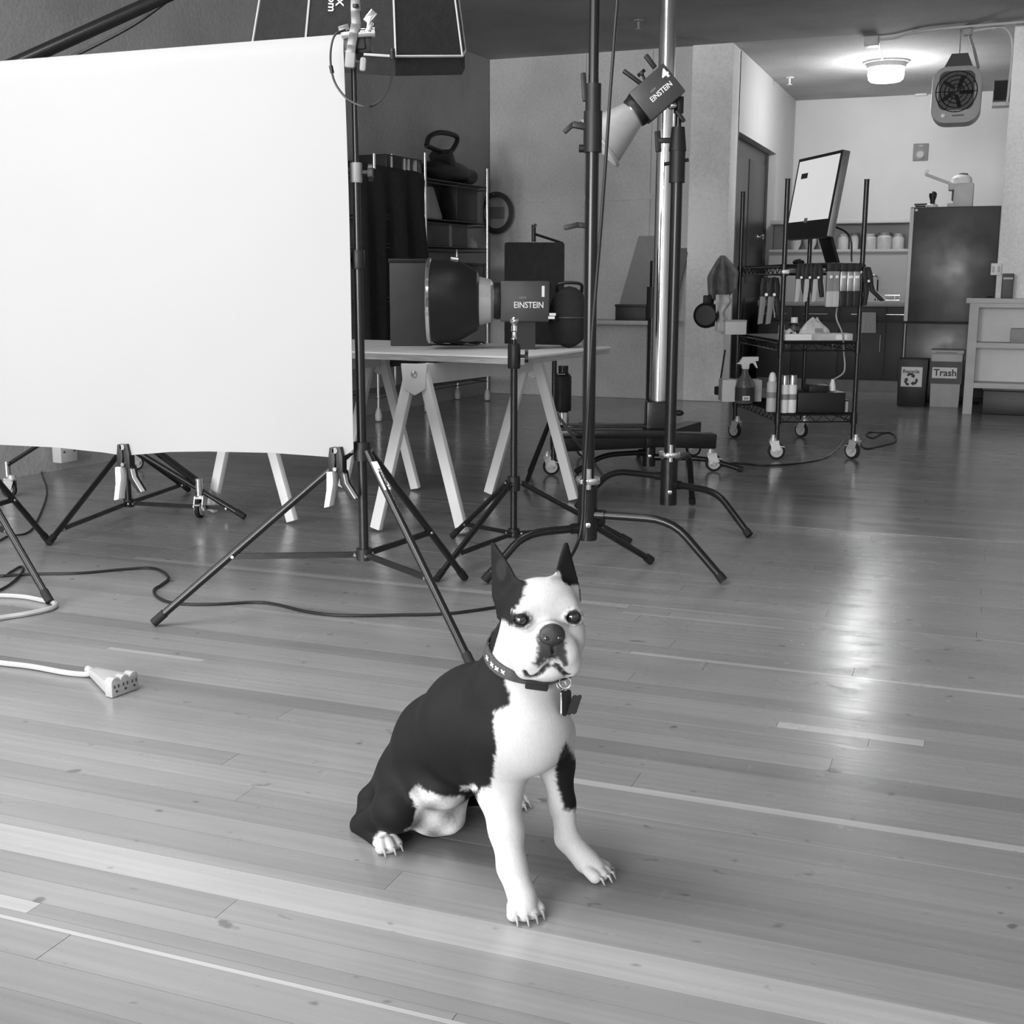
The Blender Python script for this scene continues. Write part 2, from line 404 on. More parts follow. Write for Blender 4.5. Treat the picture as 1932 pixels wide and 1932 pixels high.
for x0, x1, y0, y1, pw in ROOF_FILL:  # frames and panes around the added fill lights, out of view
    f = MB(); f.bb((x0, y0, CEIL+.12), (x1, y0+.04, CEIL+.19)); f.bb((x0, y1-.04, CEIL+.12), (x1, y1, CEIL+.19)); f.bb((x0, y0, CEIL+.12), (x0+.04, y1, CEIL+.19)); f.bb((x1-.04, y0, CEIL+.12), (x1, y1, CEIL+.19))
    wo = struct(f.build('window_%d' % nwin, WINF, loc=((x0+x1)/2, (y0+y1)/2, CEIL+.12), flat=True)); nwin += 1
    MB().bb((x0+.04, y0+.04, CEIL+.15), (x1-.04, y1-.04, CEIL+.156)).build('pane', GLASS, wo, flat=True)
for a, b_ in ((2.0, 0.2), (0.0, -1.8)):
    f = MB()
    for t in (ty(a)-0.0+0.03, (ty(a)+ty(b_))/2, ty(b_)-0.03): wlseg(f, t-0.025, t+0.025, 0.8, 3.05, 0.06)
    for z in (0.82, 1.9, 3.0): wlseg(f, ty(a), ty(b_), z, z+0.05, 0.06)
    wo = struct(f.build('window_%d' % nwin, WINF, loc=wl(ty(a), 0.8), flat=True)); nwin += 1
    g = MB(); c = wl((ty(a)+ty(b_))/2, 1.92, 0.08); g.box(c, (0.006, 1.8, 2.25), (nrm((1, -0.082, 0)), WLD, np.array([0, 0, 1.0])))
    g.build('pane', GLASS, wo, flat=True)
# wall behind the camera with three windows
w = MB(); xs = [-6.6]+sum([[x-0.9, x+0.9] for x in NEAR_WIN], [])+[3.4]
for i in range(0, len(xs), 2): w.bb((xs[i], -7.25, 0), (xs[i+1], -7.0, CEIL))
for x in NEAR_WIN: w.bb((x-0.9, -7.25, 0), (x+0.9, -7.0, 0.75)); w.bb((x-0.9, -7.25, 3.05), (x+0.9, -7.0, CEIL))
struct(w.build('wall_near', CONC, loc=(0, -7.1, 0), flat=True))
for x in NEAR_WIN:
    f = MB()
    for q in (x-0.875, x, x+0.875): f.bb((q-0.025, -7.12, 0.75), (q+0.025, -7.06, 3.05))
    for z in (0.75, 1.9, 3.0): f.bb((x-0.9, -7.12, z), (x+0.9, -7.06, z+0.05))
    wo = struct(f.build('window_%d' % nwin, WINF, loc=(x, -7.1, 0.75), flat=True)); nwin += 1
    MB().bb((x-0.9, -7.16, 0.75), (x+0.9, -7.15, 3.05)).build('pane', GLASS, wo, flat=True)
struct(MB().bb((3.4, -7.2, 0), (3.6, YK+0.2, CEIL)).build('wall_right', CONC, loc=(3.5, 0, 0), flat=True))
# wall at the back: concrete lifts with open joints, then the pale pier, then the kitchen opening
XP0, XP1 = -2.655, -2.28
wb = struct(MB().bb((-4.9, YB+0.012, 0), (XP0, YB+0.25, CEIL)).build('wall_back', CONC, loc=(-3.6, YB, 0), flat=True))
xj = [-4.66, gy(1105, 300, YB)[0], gy(1229, 300, YB)[0], XP0]
zj = [0.0, 0.74, 1.885, CEIL]
for i in range(3):
    for j in range(3):
        MB().bb((xj[i]+0.006, YB-0.002*((i+j) % 2), zj[j]+0.006), (xj[i+1]-0.006, YB+0.02, zj[j+1]-0.006)).build('wall_panel', CONC, wb, flat=True)
MB().bb((-4.66, YB-0.012, 1.875), (XP0, YB+0.01, 1.93)).build('joint_strip', CONC, wb, flat=True)
struct(MB().bb((XP0, YB-0.04, 0), (XP1+0.0, YB+0.35, CEIL)).build('wall_pier', CONC2, loc=(-2.47, YB, 0), flat=True, bevel=0.012))
# side wall of the kitchen with the dark door set deep in it
DY0, DY1, DZ = 11.83, 14.05, 2.50
w = MB(); w.bb((XD-0.5, YB+0.3, 0), (XD, DY0, CEIL)); w.bb((XD-0.5, DY1, 0), (XD, YK+0.1, CEIL)); w.bb((XD-0.5, DY0, DZ), (XD, DY1, CEIL))
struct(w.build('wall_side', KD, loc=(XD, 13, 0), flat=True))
d = struct(MB().bb((XD-0.15, DY0, 0), (XD-0.085, DY1, DZ)).build('door_1', DOORM, loc=(XD-0.12, 13, 0), flat=True))
for a, b_ in ((DY0+0.12, DY0+0.95), (DY0+1.07, DY1-0.12)):
    for z0, z1 in ((0.2, 0.95), (1.1, 2.35)): MB().bb((XD-0.09, a, z0), (XD-0.078, b_, z1)).build('door_panel', DOORM, d, bevel=0.006)
kp = gx(1433, 447, XD-0.06)
k_ = MB(); k_.lathe([(0.03, 0), (0.034, 0.008), (0.014, 0.012), (0.012, 0.035), (0.028, 0.045), (0.03, 0.06), (0.018, 0.075)], (XD-0.085, kp[1], kp[2]), (1, 0, 0)); k_.build('door_knob', CHR, d)
for yy in (DY1-0.18, DY1-0.10): MB().bb((XD-0.086, yy, 0.05), (XD-0.07, yy+0.025, DZ-0.03)).build('door_strip', DGR, d)
# far kitchen wall, pier on the right
struct(MB().bb((XD-0.4, YK, 0), (3.5, YK+0.2, CEIL)).build('wall_far', KW, loc=(0, YK, 0), flat=True))
struct(MB().bb((0.06, YB-0.02, 0), (3.45, YB+0.4, CEIL)).build('wall_pier.001', CONC2, loc=(1.7, YB, 0), flat=True, bevel=0.01))
# low shelf along the back wall
ZL = gy(1180, 604, 11.3)[2]
ls = thing('wall_ledge', 'pale ledge shelf along the concrete back wall behind the chrome column', 'shelf', (-3.3, 11.3, ZL))
MB().bb((-3.75, 11.2, ZL-0.04), (-2.72, 11.498, ZL)).build('board', LGR, ls, bevel=0.003)
for x in (-3.6, -2.9): MB().prism([(0, 0), (0.2, 0), (0, -0.2)], (x, 11.495, ZL-0.04), (0, -1, 0), (0, 0, 1), (0.02, 0, 0)).build('bracket', MGR, ls)
def leaning_board(name, label, px0, px1, pyt, pyb, m_):
    a = gy(px0[0], pyb, 11.33); b_ = gy(px0[1], pyb, 11.33); c = gy(px1[1], pyt, 11.47); d_ = gy(px1[0], pyt, 11.47)
    lo_ = thing(name, label, 'board', ((a+b_)/2))
    q = MB(); q.add([a, b_, c, d_, a+V((0, .012, 0)), b_+V((0, .012, 0)), c+V((0, .012, 0)), d_+V((0, .012, 0))], [(0, 1, 2, 3), (7, 6, 5, 4), (0, 4, 5, 1), (1, 5, 6, 2), (2, 6, 7, 3), (3, 7, 4, 0)])
    q.build('panel', m_, lo_); return lo_
BOARD = mat('grey_foam_board', 0.3, 0.7, 0, 0.06); BOARD_SHADOW = mat('board_shadow_grey', 0.16, 0.7, 0, 0.08)  # the darker grey colours the shadow sheet
leaning_board('board_and_shadow', 'tilted pale grey board leaning on the wall left of the chrome column', (1160, 1222), (1205, 1240), 445, 603, BOARD)
leaning_board('board_and_shadow', 'dark grey sheet standing in for the shadow of the tilted board, right of the chrome column', (1240, 1268), (1252, 1300), 468, 600, BOARD_SHADOW)  # cast shadow of the tilted board, made as a darker leaning sheet
bx = gy(1165, 574, 11.28); bx2 = gy(1222, 600, 11.28)
t = thing('storage_box', 'small black box on the ledge in front of the tilted board', 'box', ((bx[0]+bx2[0])/2, 11.24, ZL))
MB().bb((bx[0], 11.21, ZL), (bx2[0], 11.3, bx[2]-0.02)).build('box_body', BLKP, t, bevel=0.005)
MB().bb((bx[0]-0.006, 11.204, bx[2]-0.02), (bx2[0]+0.006, 11.306, bx[2])).build('lid', BLKP, t, bevel=0.004)
# coil of cable hung on the back wall
cc_ = gy(938, 402, YB-0.05)
cb = thing('cable_coil', 'grey coil of cable hanging on the concrete wall right of the rack', 'cable', cc_-V((0, 0, .2)))
q = MB()
for j in range(5):
    rr = 0.17-0.008*j; q.tube([cc_+V((rr*math.cos(a)+0.006*j, -0.03-0.012*j, rr*math.sin(a)*1.15)) for a in np.linspace(0, 2*math.pi, 33)], 0.009, 6, False)
q.build('loops', DGR, cb); MB().cyl(cc_+V((0, .049, .17)), cc_+V((0, -.09, .175)), 0.008).build('hook', ALU, cb)
MB().bb(cc_+V((-.1, .02, -.05)), cc_+V((.06, .045, .06))).build('wall_plate', MGR, cb, bevel=0.005)
# pale block fixed low on the left wall, seen under the paper
bp = gx(115, 850, -5.09)
t = thing('wall_block', 'pale block with two screws low on the left wall, seen under the white paper', 'block', bp)
ee = nrm((1, -0.082, 0))
MB().box(bp+ee*0.03-V((0, 0, 0)), (0.07, 0.13, 0.13), (ee, WLD, V((0, 0, 1)))).build('block', LGR, t, bevel=0.006)
for dy in (-.04, .04): MB().cyl(bp+ee*0.06+WLD*dy, bp+ee*0.069+WLD*dy, 0.006).build('screw', DGR, t)
# sprinklers
for (px, py), lab in (((1205, 44), 'small sprinkler head on the dark studio ceiling above the strobe'), ((1490, 152), 'small sprinkler head on the white kitchen ceiling left of the lamp')):
    p = gz(px, py-6, CEIL)
    t = thing('sprinkler_head', lab, 'sprinkler', p)
    m_ = MGR if px < 1300 else WHT
    MB().lathe([(0.045, 0), (0.045, -0.008), (0.02, -0.012)], p, (0, 0, 1)).build('flange', m_, t)
    q = MB(); q.cyl(p-V((0, 0, .01)), p-V((0, 0, .07)), 0.012); q.lathe([(0.03, -0.07), (0.03, -0.075)], p); q.build('nozzle', m_, t)
# ------------------------------------------------------------------ kitchen
# ceiling lamp with conduit
LPOS = V((-1.075, 12.95, CEIL))
t = thing('ceiling_lamp', 'glowing drum lamp on the white kitchen ceiling', 'lamp', LPOS)
MB().lathe([(0.22, 0), (0.22, -0.015), (0.19, -0.02), (0.185, -0.06)], LPOS).build('canopy', LGR, t)
MB().lathe([(0.17, -0.055), (0.172, -0.12), (0.165, -0.165), (0.14, -0.185), (0.02, -0.188)], LPOS, n=32).build('diffuser', emit_mat('lamp_diffuser', 11.0), t)
JB = gz(1645, 70, CEIL)
CON = mat('painted_conduit', 0.55, 0.4, 0, 0.05)
def junction_box(p, s, label, m_=LGR, nm='junction_box'):
    t = thing(nm, label, 'electrical box', p)
    MB().box(p, s).build('box_body', m_, t, bevel=0.004)
    MB().box(V(p)-V((0, s[1]/2+0.003, 0)), (s[0]*0.8, 0.006, s[2]*0.8)).build('cover', m_, t, bevel=0.002)
    return t
junction_box(JB-V((0, 0, .04)), (.12, .12, .08), 'square junction box on the ceiling left of the heater wire')
def conduit(path, label, r=0.011, m_=CON, clips=()):
    P = [V(p) for p in path]
    t = thing('conduit', label, 'conduit', P[0]); MB().tube(P, r, 8).build('pipe', m_, t)
    for i in clips:
        d = nrm(P[min(i+1, len(P)-1)]-P[i-1]); MB().cyl(P[i]-d*.015, P[i]+d*.015, r*1.6).build('coupling', m_, t)
    return t
zc = CEIL-0.022
conduit([JB+V((.05, .03, -.015)), (LPOS+JB)/2-V((0, 0, .0)), LPOS+V((-.02, -.2, -.012))], 'thin conduit between the ceiling box and the kitchen lamp')
J2 = gz(1930, 42, CEIL); J2[1] = 11.3; 
conduit(spline([JB+V((.06, 0, -.02)), JB+V((.2, -.03, -.024)), (-0.6, 11.38, zc), (0.12, 11.3, zc), (0.9, 11.2, zc)], 6), 'long conduit along the ceiling edge running to the right', clips=(10,))
# heater hung from the ceiling
YH = 11.42
hc = gy(1804, 180, YH); hx = [gy(1757, 180, YH)[0], gy(1851, 180, YH)[0]]; hz = [gy(1804, 232, YH)[2], gy(1804, 124, YH)[2]]
HG = mat('heater_grey_enamel', 0.34, 0.5, 0, 0.06, 30)
t = thing('hanging_heater', 'grey box heater with round fan hanging from the kitchen ceiling', 'heater', (hc[0], YH, hz[0]))
def rrect(w, h, r, n=6, cx=0.0, cz=0.0):
    out = []
    for sx, sz, a0 in ((1, 1, 0), (-1, 1, 90), (-1, -1, 180), (1, -1, 270)):
        for k in range(n+1):
            a = math.radians(a0+90*k/n); out.append((cx+sx*(w/2-r)+r*math.cos(a), cz+sz*(h/2-r)+r*math.sin(a)))
    return out
hw, hh = hx[1]-hx[0], hz[1]-hz[0]; hm = V((hc[0], YH, (hz[0]+hz[1])/2))
UX, UZ = V((1, 0, 0)), V((0, 0, 1))
q = MB(); q.prism(rrect(hw, hh, .12), hm, UX, UZ, (0, .3, 0)); q.build('casing', HG, t, bevel=0.012)
MB().prism(rrect(hw*.72, hh*.68, .06, cz=hh*.07), hm-V((0, .006, 0)), UX, UZ, (0, .01, 0)).build('grille_plate', BLKP, t)
fc = hm+V((0.0, -.008, hh*.05)); q = MB()
for r_ in (.165, .13, .095, .06): q.tube([fc+V((r_*math.cos(a), 0, r_*math.sin(a))) for a in np.linspace(0, 2*math.pi, 37)], .004, 5, False)
for a in np.linspace(0, math.pi, 7)[:-1]: q.tube([fc+V((.165*math.cos(a), 0, .165*math.sin(a))), fc-V((.165*math.cos(a), 0, .165*math.sin(a)))], .003, 5)
q.build('fan_guard', BLK, t)
q = MB()
for k in range(5):
    a = k*2*math.pi/5; e1 = V((math.cos(a), 0, math.sin(a))); e2 = V((-math.sin(a), .5, math.cos(a)))
    q.box(fc+V((0, .0, 0))+e1*.08, (.11, .004, .05), (e1, nrm(np.cross(e1, e2)), nrm(e2)))
q.build('fan', BLKP, t)
MB().prism(rrect(hw*.68, hh*.13, .03, cz=-hh*.365), hm-V((0, .004, 0)), UX, UZ, (0, .008, 0)).build('control_panel', HG, t)
MB().lathe([(.018, 0), (.016, .015), (.004, .017)], hm+V((-hw*.24, -.004, -hh*.365)), (0, -1, 0)).build('knob', WHT, t)
MB().bb(hm+V((-hw*.06, -.008, -hh*.38)), hm+V((hw*.18, -.003, -hh*.355))).build('badge', DGR, t)
MB().prism([(-.12, 0), (.12, 0), (.07, .12), (-.06, .12)], hm+V((0, .1, hh/2-.005)), UX, UZ, (0, .1, 0)).build('mounting_bracket', BLKP, t)
MB().cyl(hm+V((0, .15, hh/2+.1)), V((hm[0], hm[1]+.15, CEIL)), .005).build('hanger_rod', MGR, t)
jb2 = gy(1826, 68, YH); jb2[2] = min(jb2[2], CEIL-.03)
junction_box(V((jb2[0], YH, CEIL-.04)), (.07, .07, .08), 'small dark junction box on the ceiling above the heater', MGR)
t = thing('power_cable', 'flexible grey cable from the ceiling box down to the heater', 'cable', jb2)
MB().tube(spline([V((jb2[0]+.01, YH, CEIL-.075)), V((jb2[0]+.06, YH+.05, CEIL-.2)), V((hm[0]+.16, YH+.15, hz[1]-.005))], 8), .012, 8).build('sheath', MGR, t)
xe = 0.045
conduit(spline([V((jb2[0]+.04, YH-.0, CEIL-.045)), V((jb2[0]+.2, YH, CEIL-.03)), V((xe-.06, YH+.02, CEIL-.04)), V((xe, YH+.05, CEIL-.16)), V((xe, YH+.05, CEIL-.5)), V((xe-.005, YH+.05, 2.6))], 6), 'bent conduit running down the edge of the right pier', clips=(6,))
# dark speaker on the pier
sx = [gy(1874, 170, 11.85)[0], .058]; sz = [gy(1890, 196, 11.85)[2], gy(1890, 155, 11.85)[2]]
t = thing('wall_speaker', 'dark box speaker fixed to the side of the right pier', 'speaker', (.0, 11.8, sz[0]))
MB().bb((sx[0], 11.72, sz[0]), (sx[1], 11.9, sz[1])).build('cabinet', DGR, t, bevel=0.006)
MB().bb((sx[0]+.01, 11.712, sz[0]+.012), (sx[1]-.01, 11.722, sz[1]-.01)).build('grille', BLKM, t)
MB().bb((sx[0], 11.72, sz[0]-.03), (sx[1], 11.9, sz[0])).build('bracket', LGR, t)
# conduit along far wall
zz = gy(1600, 181, YK)[2]
conduit([(XD+.02, YK-.02, zz), (-1.0, YK-.02, zz), (gy(1730, 174, YK)[0], YK-.02, zz+.01)], 'conduit along the top of the far kitchen wall', clips=(1,))
p = gy(1738, 173, YK-.04); junction_box(p, (.13, .07, .09), 'white junction box high on the far kitchen wall', WHT)
p = gy(1737, 287, YK-.02)
t = thing('wall_outlet', 'grey outlet plate with round socket on the far kitchen wall', 'outlet', p)
MB().box(p+V((0, .005, 0)), (.165, .03, .19)).build('plate', MGR, t, bevel=0.006)
MB().lathe([(.05, 0), (.05, .03), (.035, .045), (.005, .046)], p+V((0, -.01, -.03)), (0, -1, 0)).build('socket', LGR, t)
MB().box(p+V((0, -.012, .07)), (.04, .008, .012)).build('button', LGR, t)
# knee wall behind the worktop with an open shelf
YC = float(gz(1600, 737)[1]); YW = YC+0.62; XR = -0.72
ztop = gy(1640, 413, YW)[2]; zrec = gy(1640, 421, YW)[2]; zsh = gy(1640, 470, YW)[2]; zct = gy(1600, 568, YC)[2]; zcb = gy(1600, 578, YC)[2]; zkick = gy(1600, 716, YC+.05)[2]
BS = mat('grey_splashback', 0.42, 0.5, 0, 0.04, 5)
t = thing('splashback_shelf', 'grey splashback with an open shelf niche behind the kitchen worktop', 'shelf', (-1.5, YW, zct))
MB().bb((XD+.005, YW, 0), (XR+.6, YW+.1, zsh-.03)).build('splashback', BS, t)
MB().bb((XD+.005, YW-.02, zsh-.03), (XR+.6, YW+.3, zsh)).build('shelf_board', LGR, t, bevel=0.003)
MB().bb((XD+.005, YW+.28, zsh), (XR+.6, YW+.3, zrec)).build('back_panel', BS, t)
MB().bb((XD+.005, YW-.02, zrec), (XR+.6, YK-.01, ztop)).build('top_board', LGR, t, bevel=0.003)
# glassware in the niche
JG = mat('frosted_glassware', 0.55, 0.25, 0, 0.1)
for i, (px, wpx, hpx, kind, lab) in enumerate([(1500, 24, 22, 0, 'leftmost pale bowl on the kitchen shelf, under the monitor'), (1528, 26, 24, 0, 'pale bowl on the kitchen shelf, second from the left'), (1553, 22, 22, 0, 'pale bowl on the kitchen shelf right under the monitor foot'),
        (1590, 20, 28, 1, 'narrow glass jar on the kitchen shelf right of the monitor'), (1611, 16, 30, 1, 'slim glass jar on the kitchen shelf behind the right rack post'), (1640, 26, 28, 2, 'squat glass jar on the kitchen shelf right of the rack post'), (1668, 28, 30, 2, 'wide round jar on the kitchen shelf near the fridge'), (1694, 22, 28, 1, 'last jar on the kitchen shelf beside the fridge')]):
    p = gy(px, 470, YW+.12); s = dep(p)/F_PX; r_ = wpx*s/2; h_ = hpx*s; p = V((p[0], YW+.12, zsh))
    t = thing('glass_jar' if kind else 'bowl', lab, 'jar' if kind else 'bowl', p)
    if kind == 0: MB().lathe([(r_*.5, 0), (r_*.9, h_*.45), (r_, h_), (r_*.94, h_), (r_*.8, h_*.45), (.01, h_*.12)], p).build('bowl_body', JG, t)
    else:
        MB().lathe([(r_*.9, 0), (r_, h_*.08), (r_, h_*.72), (r_*.8, h_*.82), (r_*.8, h_*.88)], p).build('jar_body', JG, t)
        MB().lathe([(r_*.85, h_*.86), (r_*.85, h_), (.01, h_)], p).build('lid', LGR if i % 2 else MGR, t)
# cabinets
xs = [XD+.02, -1.9, -1.42, -0.95, XR+.0]
zdr = gy(1600, 607, YC)[2]
for i in range(4):
    a, b_ = xs[i], xs[i+1]
    lab = ['dark base cabinet at the left end of the kitchen counter, behind the door side', 'dark base cabinet second from the left, behind the rack', 'dark base cabinet with the towel bar, behind the right rack post', 'dark base cabinet at the right end beside the fridge'][i]
    t = thing('base_cabinet', lab, 'cabinet', ((a+b_)/2, YC+.3, 0), 'base cabinets under the worktop')
    MB().bb((a, YC+.02, zkick), (b_, YW-.012, zcb)).build('carcass', CABM, t)
    MB().bb((a, YC+.045, 0), (b_, YC+.5, zkick)).build('plinth', MGR, t)
    MB().bb((a+.004, YC, zkick+.005), (b_-.004, YC+.02, zdr-.004)).build('door', CABM, t, bevel=0.003)
    dr = MB().bb((a+.004, YC, zdr+.004), (b_-.004, YC+.02, zcb-.006)).build('drawer', CABM, t, bevel=0.003)
    mid = (a+b_)/2; zh = gy(1510, 592, YC)[2]
    MB().cyl((mid-.12, YC-.03, zh), (mid+.12, YC-.03, zh), .006).build('handle', ALU, dr)
    q = MB(); q.cyl((b_-.05, YC-.025, zdr-.13), (b_-.05, YC-.025, zdr-.3), .005); q.build('door_handle', ALU, t)
t = thing('worktop', 'grey laminate kitchen worktop over the dark cabinets', 'worktop', (-1.5, YC+.3, zcb))
MB().bb((XD+.01, YC-.03, zcb), (XR+.02, YW-.005, zct)).build('slab', COUNT, t, bevel=0.004)
# towel on the bar
tw = [gy(1621, 592, YC-.04), gy(1655, 592, YC-.04)]; zt, zb = tw[0][2]+.01, gy(1640, 628, YC-.04)[2]
TW = mat('pale_terry_towel', 0.5, 0.95, 0, 0.12, 60, 0.5)
def towel(u, v):
    x = tw[0][0]+(tw[1][0]-tw[0][0])*u-.02*v; s = v*1.6
    if s < 1: z = zt-(zt-zb)*(1-s); yy = YC-.055-.006*math.sin(u*7)
    else: z = zt-(zt-zb)*.75*(s-1)/.6; yy = YC-.012-.004*math.sin(u*5)
    if abs(s-1) < .12: z = zt+.004
    return (x, yy, z)
tag(MB().grid(towel, 10, 22, .006).build('hand_towel', TW, loc=(tw[0][0], YC-.04, zb)), 'pale hand towel draped over a drawer handle near the fridge', 'towel')
# faucet
p = gy(1654, 566, YC+.45); fb = V((p[0], YC+.45, zct)); s = dep(fb)/F_PX
t = thing('kitchen_faucet', 'chrome gooseneck faucet on the worktop left of the fridge', 'faucet', fb)
MB().lathe([(.028, 0), (.025, .02), (.014, .03)], fb).build('base', CHR, t)
MB().tube(spline([fb+V((0, 0, .02)), fb+V((0, 0, .2)), fb+V((-.012, -.02, .25)), fb+V((-.045, -.03, .26)), fb+V((-.065, -.04, .22)), fb+V((-.068, -.04, .18))], 6), .011, 8).build('spout', CHR, t)
MB().cyl(fb+V((.01, -.01, .09)), fb+V((.07, -.02, .12)), .006).build('lever', CHR, t)
p = gy(1683, 566, YC+.2); fb = V((p[0], YC+.25, zct))
t = thing('dish_caddy', 'wire caddy with a pale sponge on the worktop against the fridge', 'caddy', fb)
q = MB()
for z in (.01, .06): q.tube([fb+V((a, b_, z)) for a, b_ in ((-.07, -.04), (.07, -.04), (.07, .04), (-.07, .04), (-.07, -.04))], .004, 5)
for a in (-.07, -.025, .025, .07): q.cyl(fb+V((a, -.04, 0)), fb+V((a, -.04, .065)), .003)
q.build('wire_frame', CHR, t); MB().bb(fb+V((-.055, -.03, .012)), fb+V((.055, .03, .05))).build('sponge', LGR, t, bevel=.008)
p = gy(1578, 566, YC+.1); fb = V((p[0], YC+.12, zct))
t = thing('timer', 'round black kitchen timer on the worktop behind the silver clamps', 'timer', fb)
MB().lathe([(.03, 0), (.042, .02), (.045, .05), (.03, .085), (.008, .1), (.008, .12)], fb).build('timer_body', BLKP, t)
MB().lathe([(.046, .035), (.047, .045), (.046, .05)], fb).build('dial_ring', DGR, t)
# ------------------------------------------------------------------ fridge and what stands on it
YF = 12.12
fx = [gy(1711, 500, YF)[0], gy(1888, 420, YF)[0]]; zf = gy(1800, 389, YF)[2]; zs = gy(1700, 608, YF)[2]
FR = bpy.data.materials.new('dark_steel_fridge'); FR.use_nodes = True
def fridge_nodes():
    nt = FR.node_tree; P = nt.nodes['Principled BSDF']; P.inputs['Metallic'].default_value = 0.6
    g = nt.nodes.new('ShaderNodeTexCoord')
    n = nt.nodes.new('ShaderNodeTexNoise'); n.inputs['Scale'].default_value = 2.2; n.inputs['Detail'].default_value = 5; nt.links.new(g.outputs['Object'], n.inputs['Vector'])
    n2 = nt.nodes.new('ShaderNodeTexNoise'); n2.inputs['Scale'].default_value = 120; nt.links.new(g.outputs['Object'], n2.inputs['Vector'])
    r = nt.nodes.new('ShaderNodeMapRange'); r.inputs[3].default_value = .035; r.inputs[4].default_value = .075; nt.links.new(n2.outputs['Fac'], r.inputs[0])
    cc = nt.nodes.new('ShaderNodeCombineColor'); [nt.links.new(r.outputs[0], cc.inputs[k]) for k in range(3)]
    nt.links.new(cc.outputs[0], P.inputs['Base Color'])
    r2 = nt.nodes.new('ShaderNodeMapRange'); r2.inputs[1].default_value = .3; r2.inputs[2].default_value = .7; r2.inputs[3].default_value = .25; r2.inputs[4].default_value = .6
    nt.links.new(n.outputs['Fac'], r2.inputs[0]); nt.links.new(r2.outputs[0], P.inputs['Roughness'])
    b = nt.nodes.new('ShaderNodeBump'); b.inputs['Strength'].default_value = .15; b.inputs['Distance'].default_value = .003
    nt.links.new(n2.outputs['Fac'], b.inputs['Height']); nt.links.new(b.outputs[0], P.inputs['Normal'])
fridge_nodes()
t = thing('refrigerator', 'tall dark refrigerator with a long pale handle strip on its left edge', 'refrigerator', ((fx[0]+fx[1])/2, YF+.35, 0))
MB().bb((fx[0], YF+.05, .02), (fx[1], YF+.72, zf)).build('cabinet', BLKP, t, bevel=.008)
d1 = MB().bb((fx[0]+.03, YF, zs+.005), (fx[1], YF+.045, zf-.004)).build('freezer_door', FR, t, bevel=.01)
d2 = MB().bb((fx[0]+.03, YF, .06), (fx[1], YF+.045, zs-.005)).build('fridge_door', FR, t, bevel=.01)
MB().bb((fx[0]+.002, YF-.012, zs+.012), (fx[0]+.036, YF+.02, zf-.012)).build('handle', WHT, d1, bevel=.004, label='long white handle strip')
MB().bb((fx[0]+.012, YF-.006, .32), (fx[0]+.026, YF+.02, zs-.012)).build('handle', LGR, d2, bevel=.003)
MB().cyl((fx[0]+.055, YF-.006, zf-.03), (fx[0]+.055, YF+.01, zf-.03), .012).build('hinge_cap', WHT, t)
for x in (fx[0]+.06, fx[1]-.06):
    for yy in (YF+.1, YF+.65): MB().cyl((x, yy, 0), (x, yy, .025), .02).build('foot', BLKP, t)
p0, p1 = gy(1787, 388, YF+.2), gy(1838, 346, YF+.2); J0 = V(((p0[0]+p1[0])/2, YF+.25, zf))
jw, jh = p1[0]-p0[0], gy(1810, 346, YF+.2)[2]-zf
t = thing('lever_press', 'white countertop lever press with raised arm on top of the fridge', 'kitchen appliance', J0)
MB().bb(J0+V((-jw/2+.05, -.1, 0)), J0+V((jw/2, .1, jh))).build('press_body', LGR, t, bevel=.012)
MB().bb(J0+V((-jw/2, -.1, jh*.72)), J0+V((-jw/2+.06, .1, jh))).build('spout_head', LGR, t, bevel=.008)
MB().bb(J0+V((-jw/2, -.1, 0)), J0+V((-jw/2+.06, .1, .035))).build('drip_base', LGR, t, bevel=.005)
MB().bb(J0+V((-jw/2+.035, -.08, jh*.3)), J0+V((-jw/2+.052, .08, jh*.7))).build('dark_spout', BLKP, t)
MB().lathe([(jw*.42, 0), (jw*.4, .05), (jw*.28, .075), (.02, .085)], J0+V((.0, 0, jh))).build('dome_lid', WHT, t)
MB().lathe([(jw*.2, .075), (jw*.18, .09), (.01, .095)], J0+V((0.01, 0, jh))).build('lid_cap', DGR, t)
a0 = J0+V((-jw/2+.03, -.04, jh*.98)); a1 = gy(1746, 329, YF+.2); q = MB(); q.bar(a0, a1, .035, .025); q.build('lever_arm', LGR, t, bevel=.004)
MB().bar(a1, a1+V((.02, 0, .045)), .03, .025).build('lever_tip', WHT, t)
p = gy(1759, 388, YF+.12); fb = V((p[0], YF+.12, zf))
t = thing('bottle_stopper', 'dark bulb shaped stopper in a white stand on top of the fridge', 'stopper', fb)
MB().lathe([(.05, 0), (.05, .02), (.03, .03)], fb).build('stand', WHT, t); MB().lathe([(.02, .02), (.022, .06), (.034, .1), (.034, .125), (.02, .14), (.005, .143)], fb).build('bulb', BLKP, t)
p = gy(1738, 386, YF+.12); fb = V((p[0], YF+.12, zf))
t = thing('hinge_tool', 'small dark flat tool lying on the front left of the fridge top', 'tool', fb)
MB().bb(fb+V((-.05, -.03, 0)), fb+V((.04, .03, .018))).build('tool_body', BLKP, t, bevel=.004); MB().cyl(fb+V((-.06, 0, .028)), fb+V((.05, 0, .03)), .008).build('bar', DGR, t)
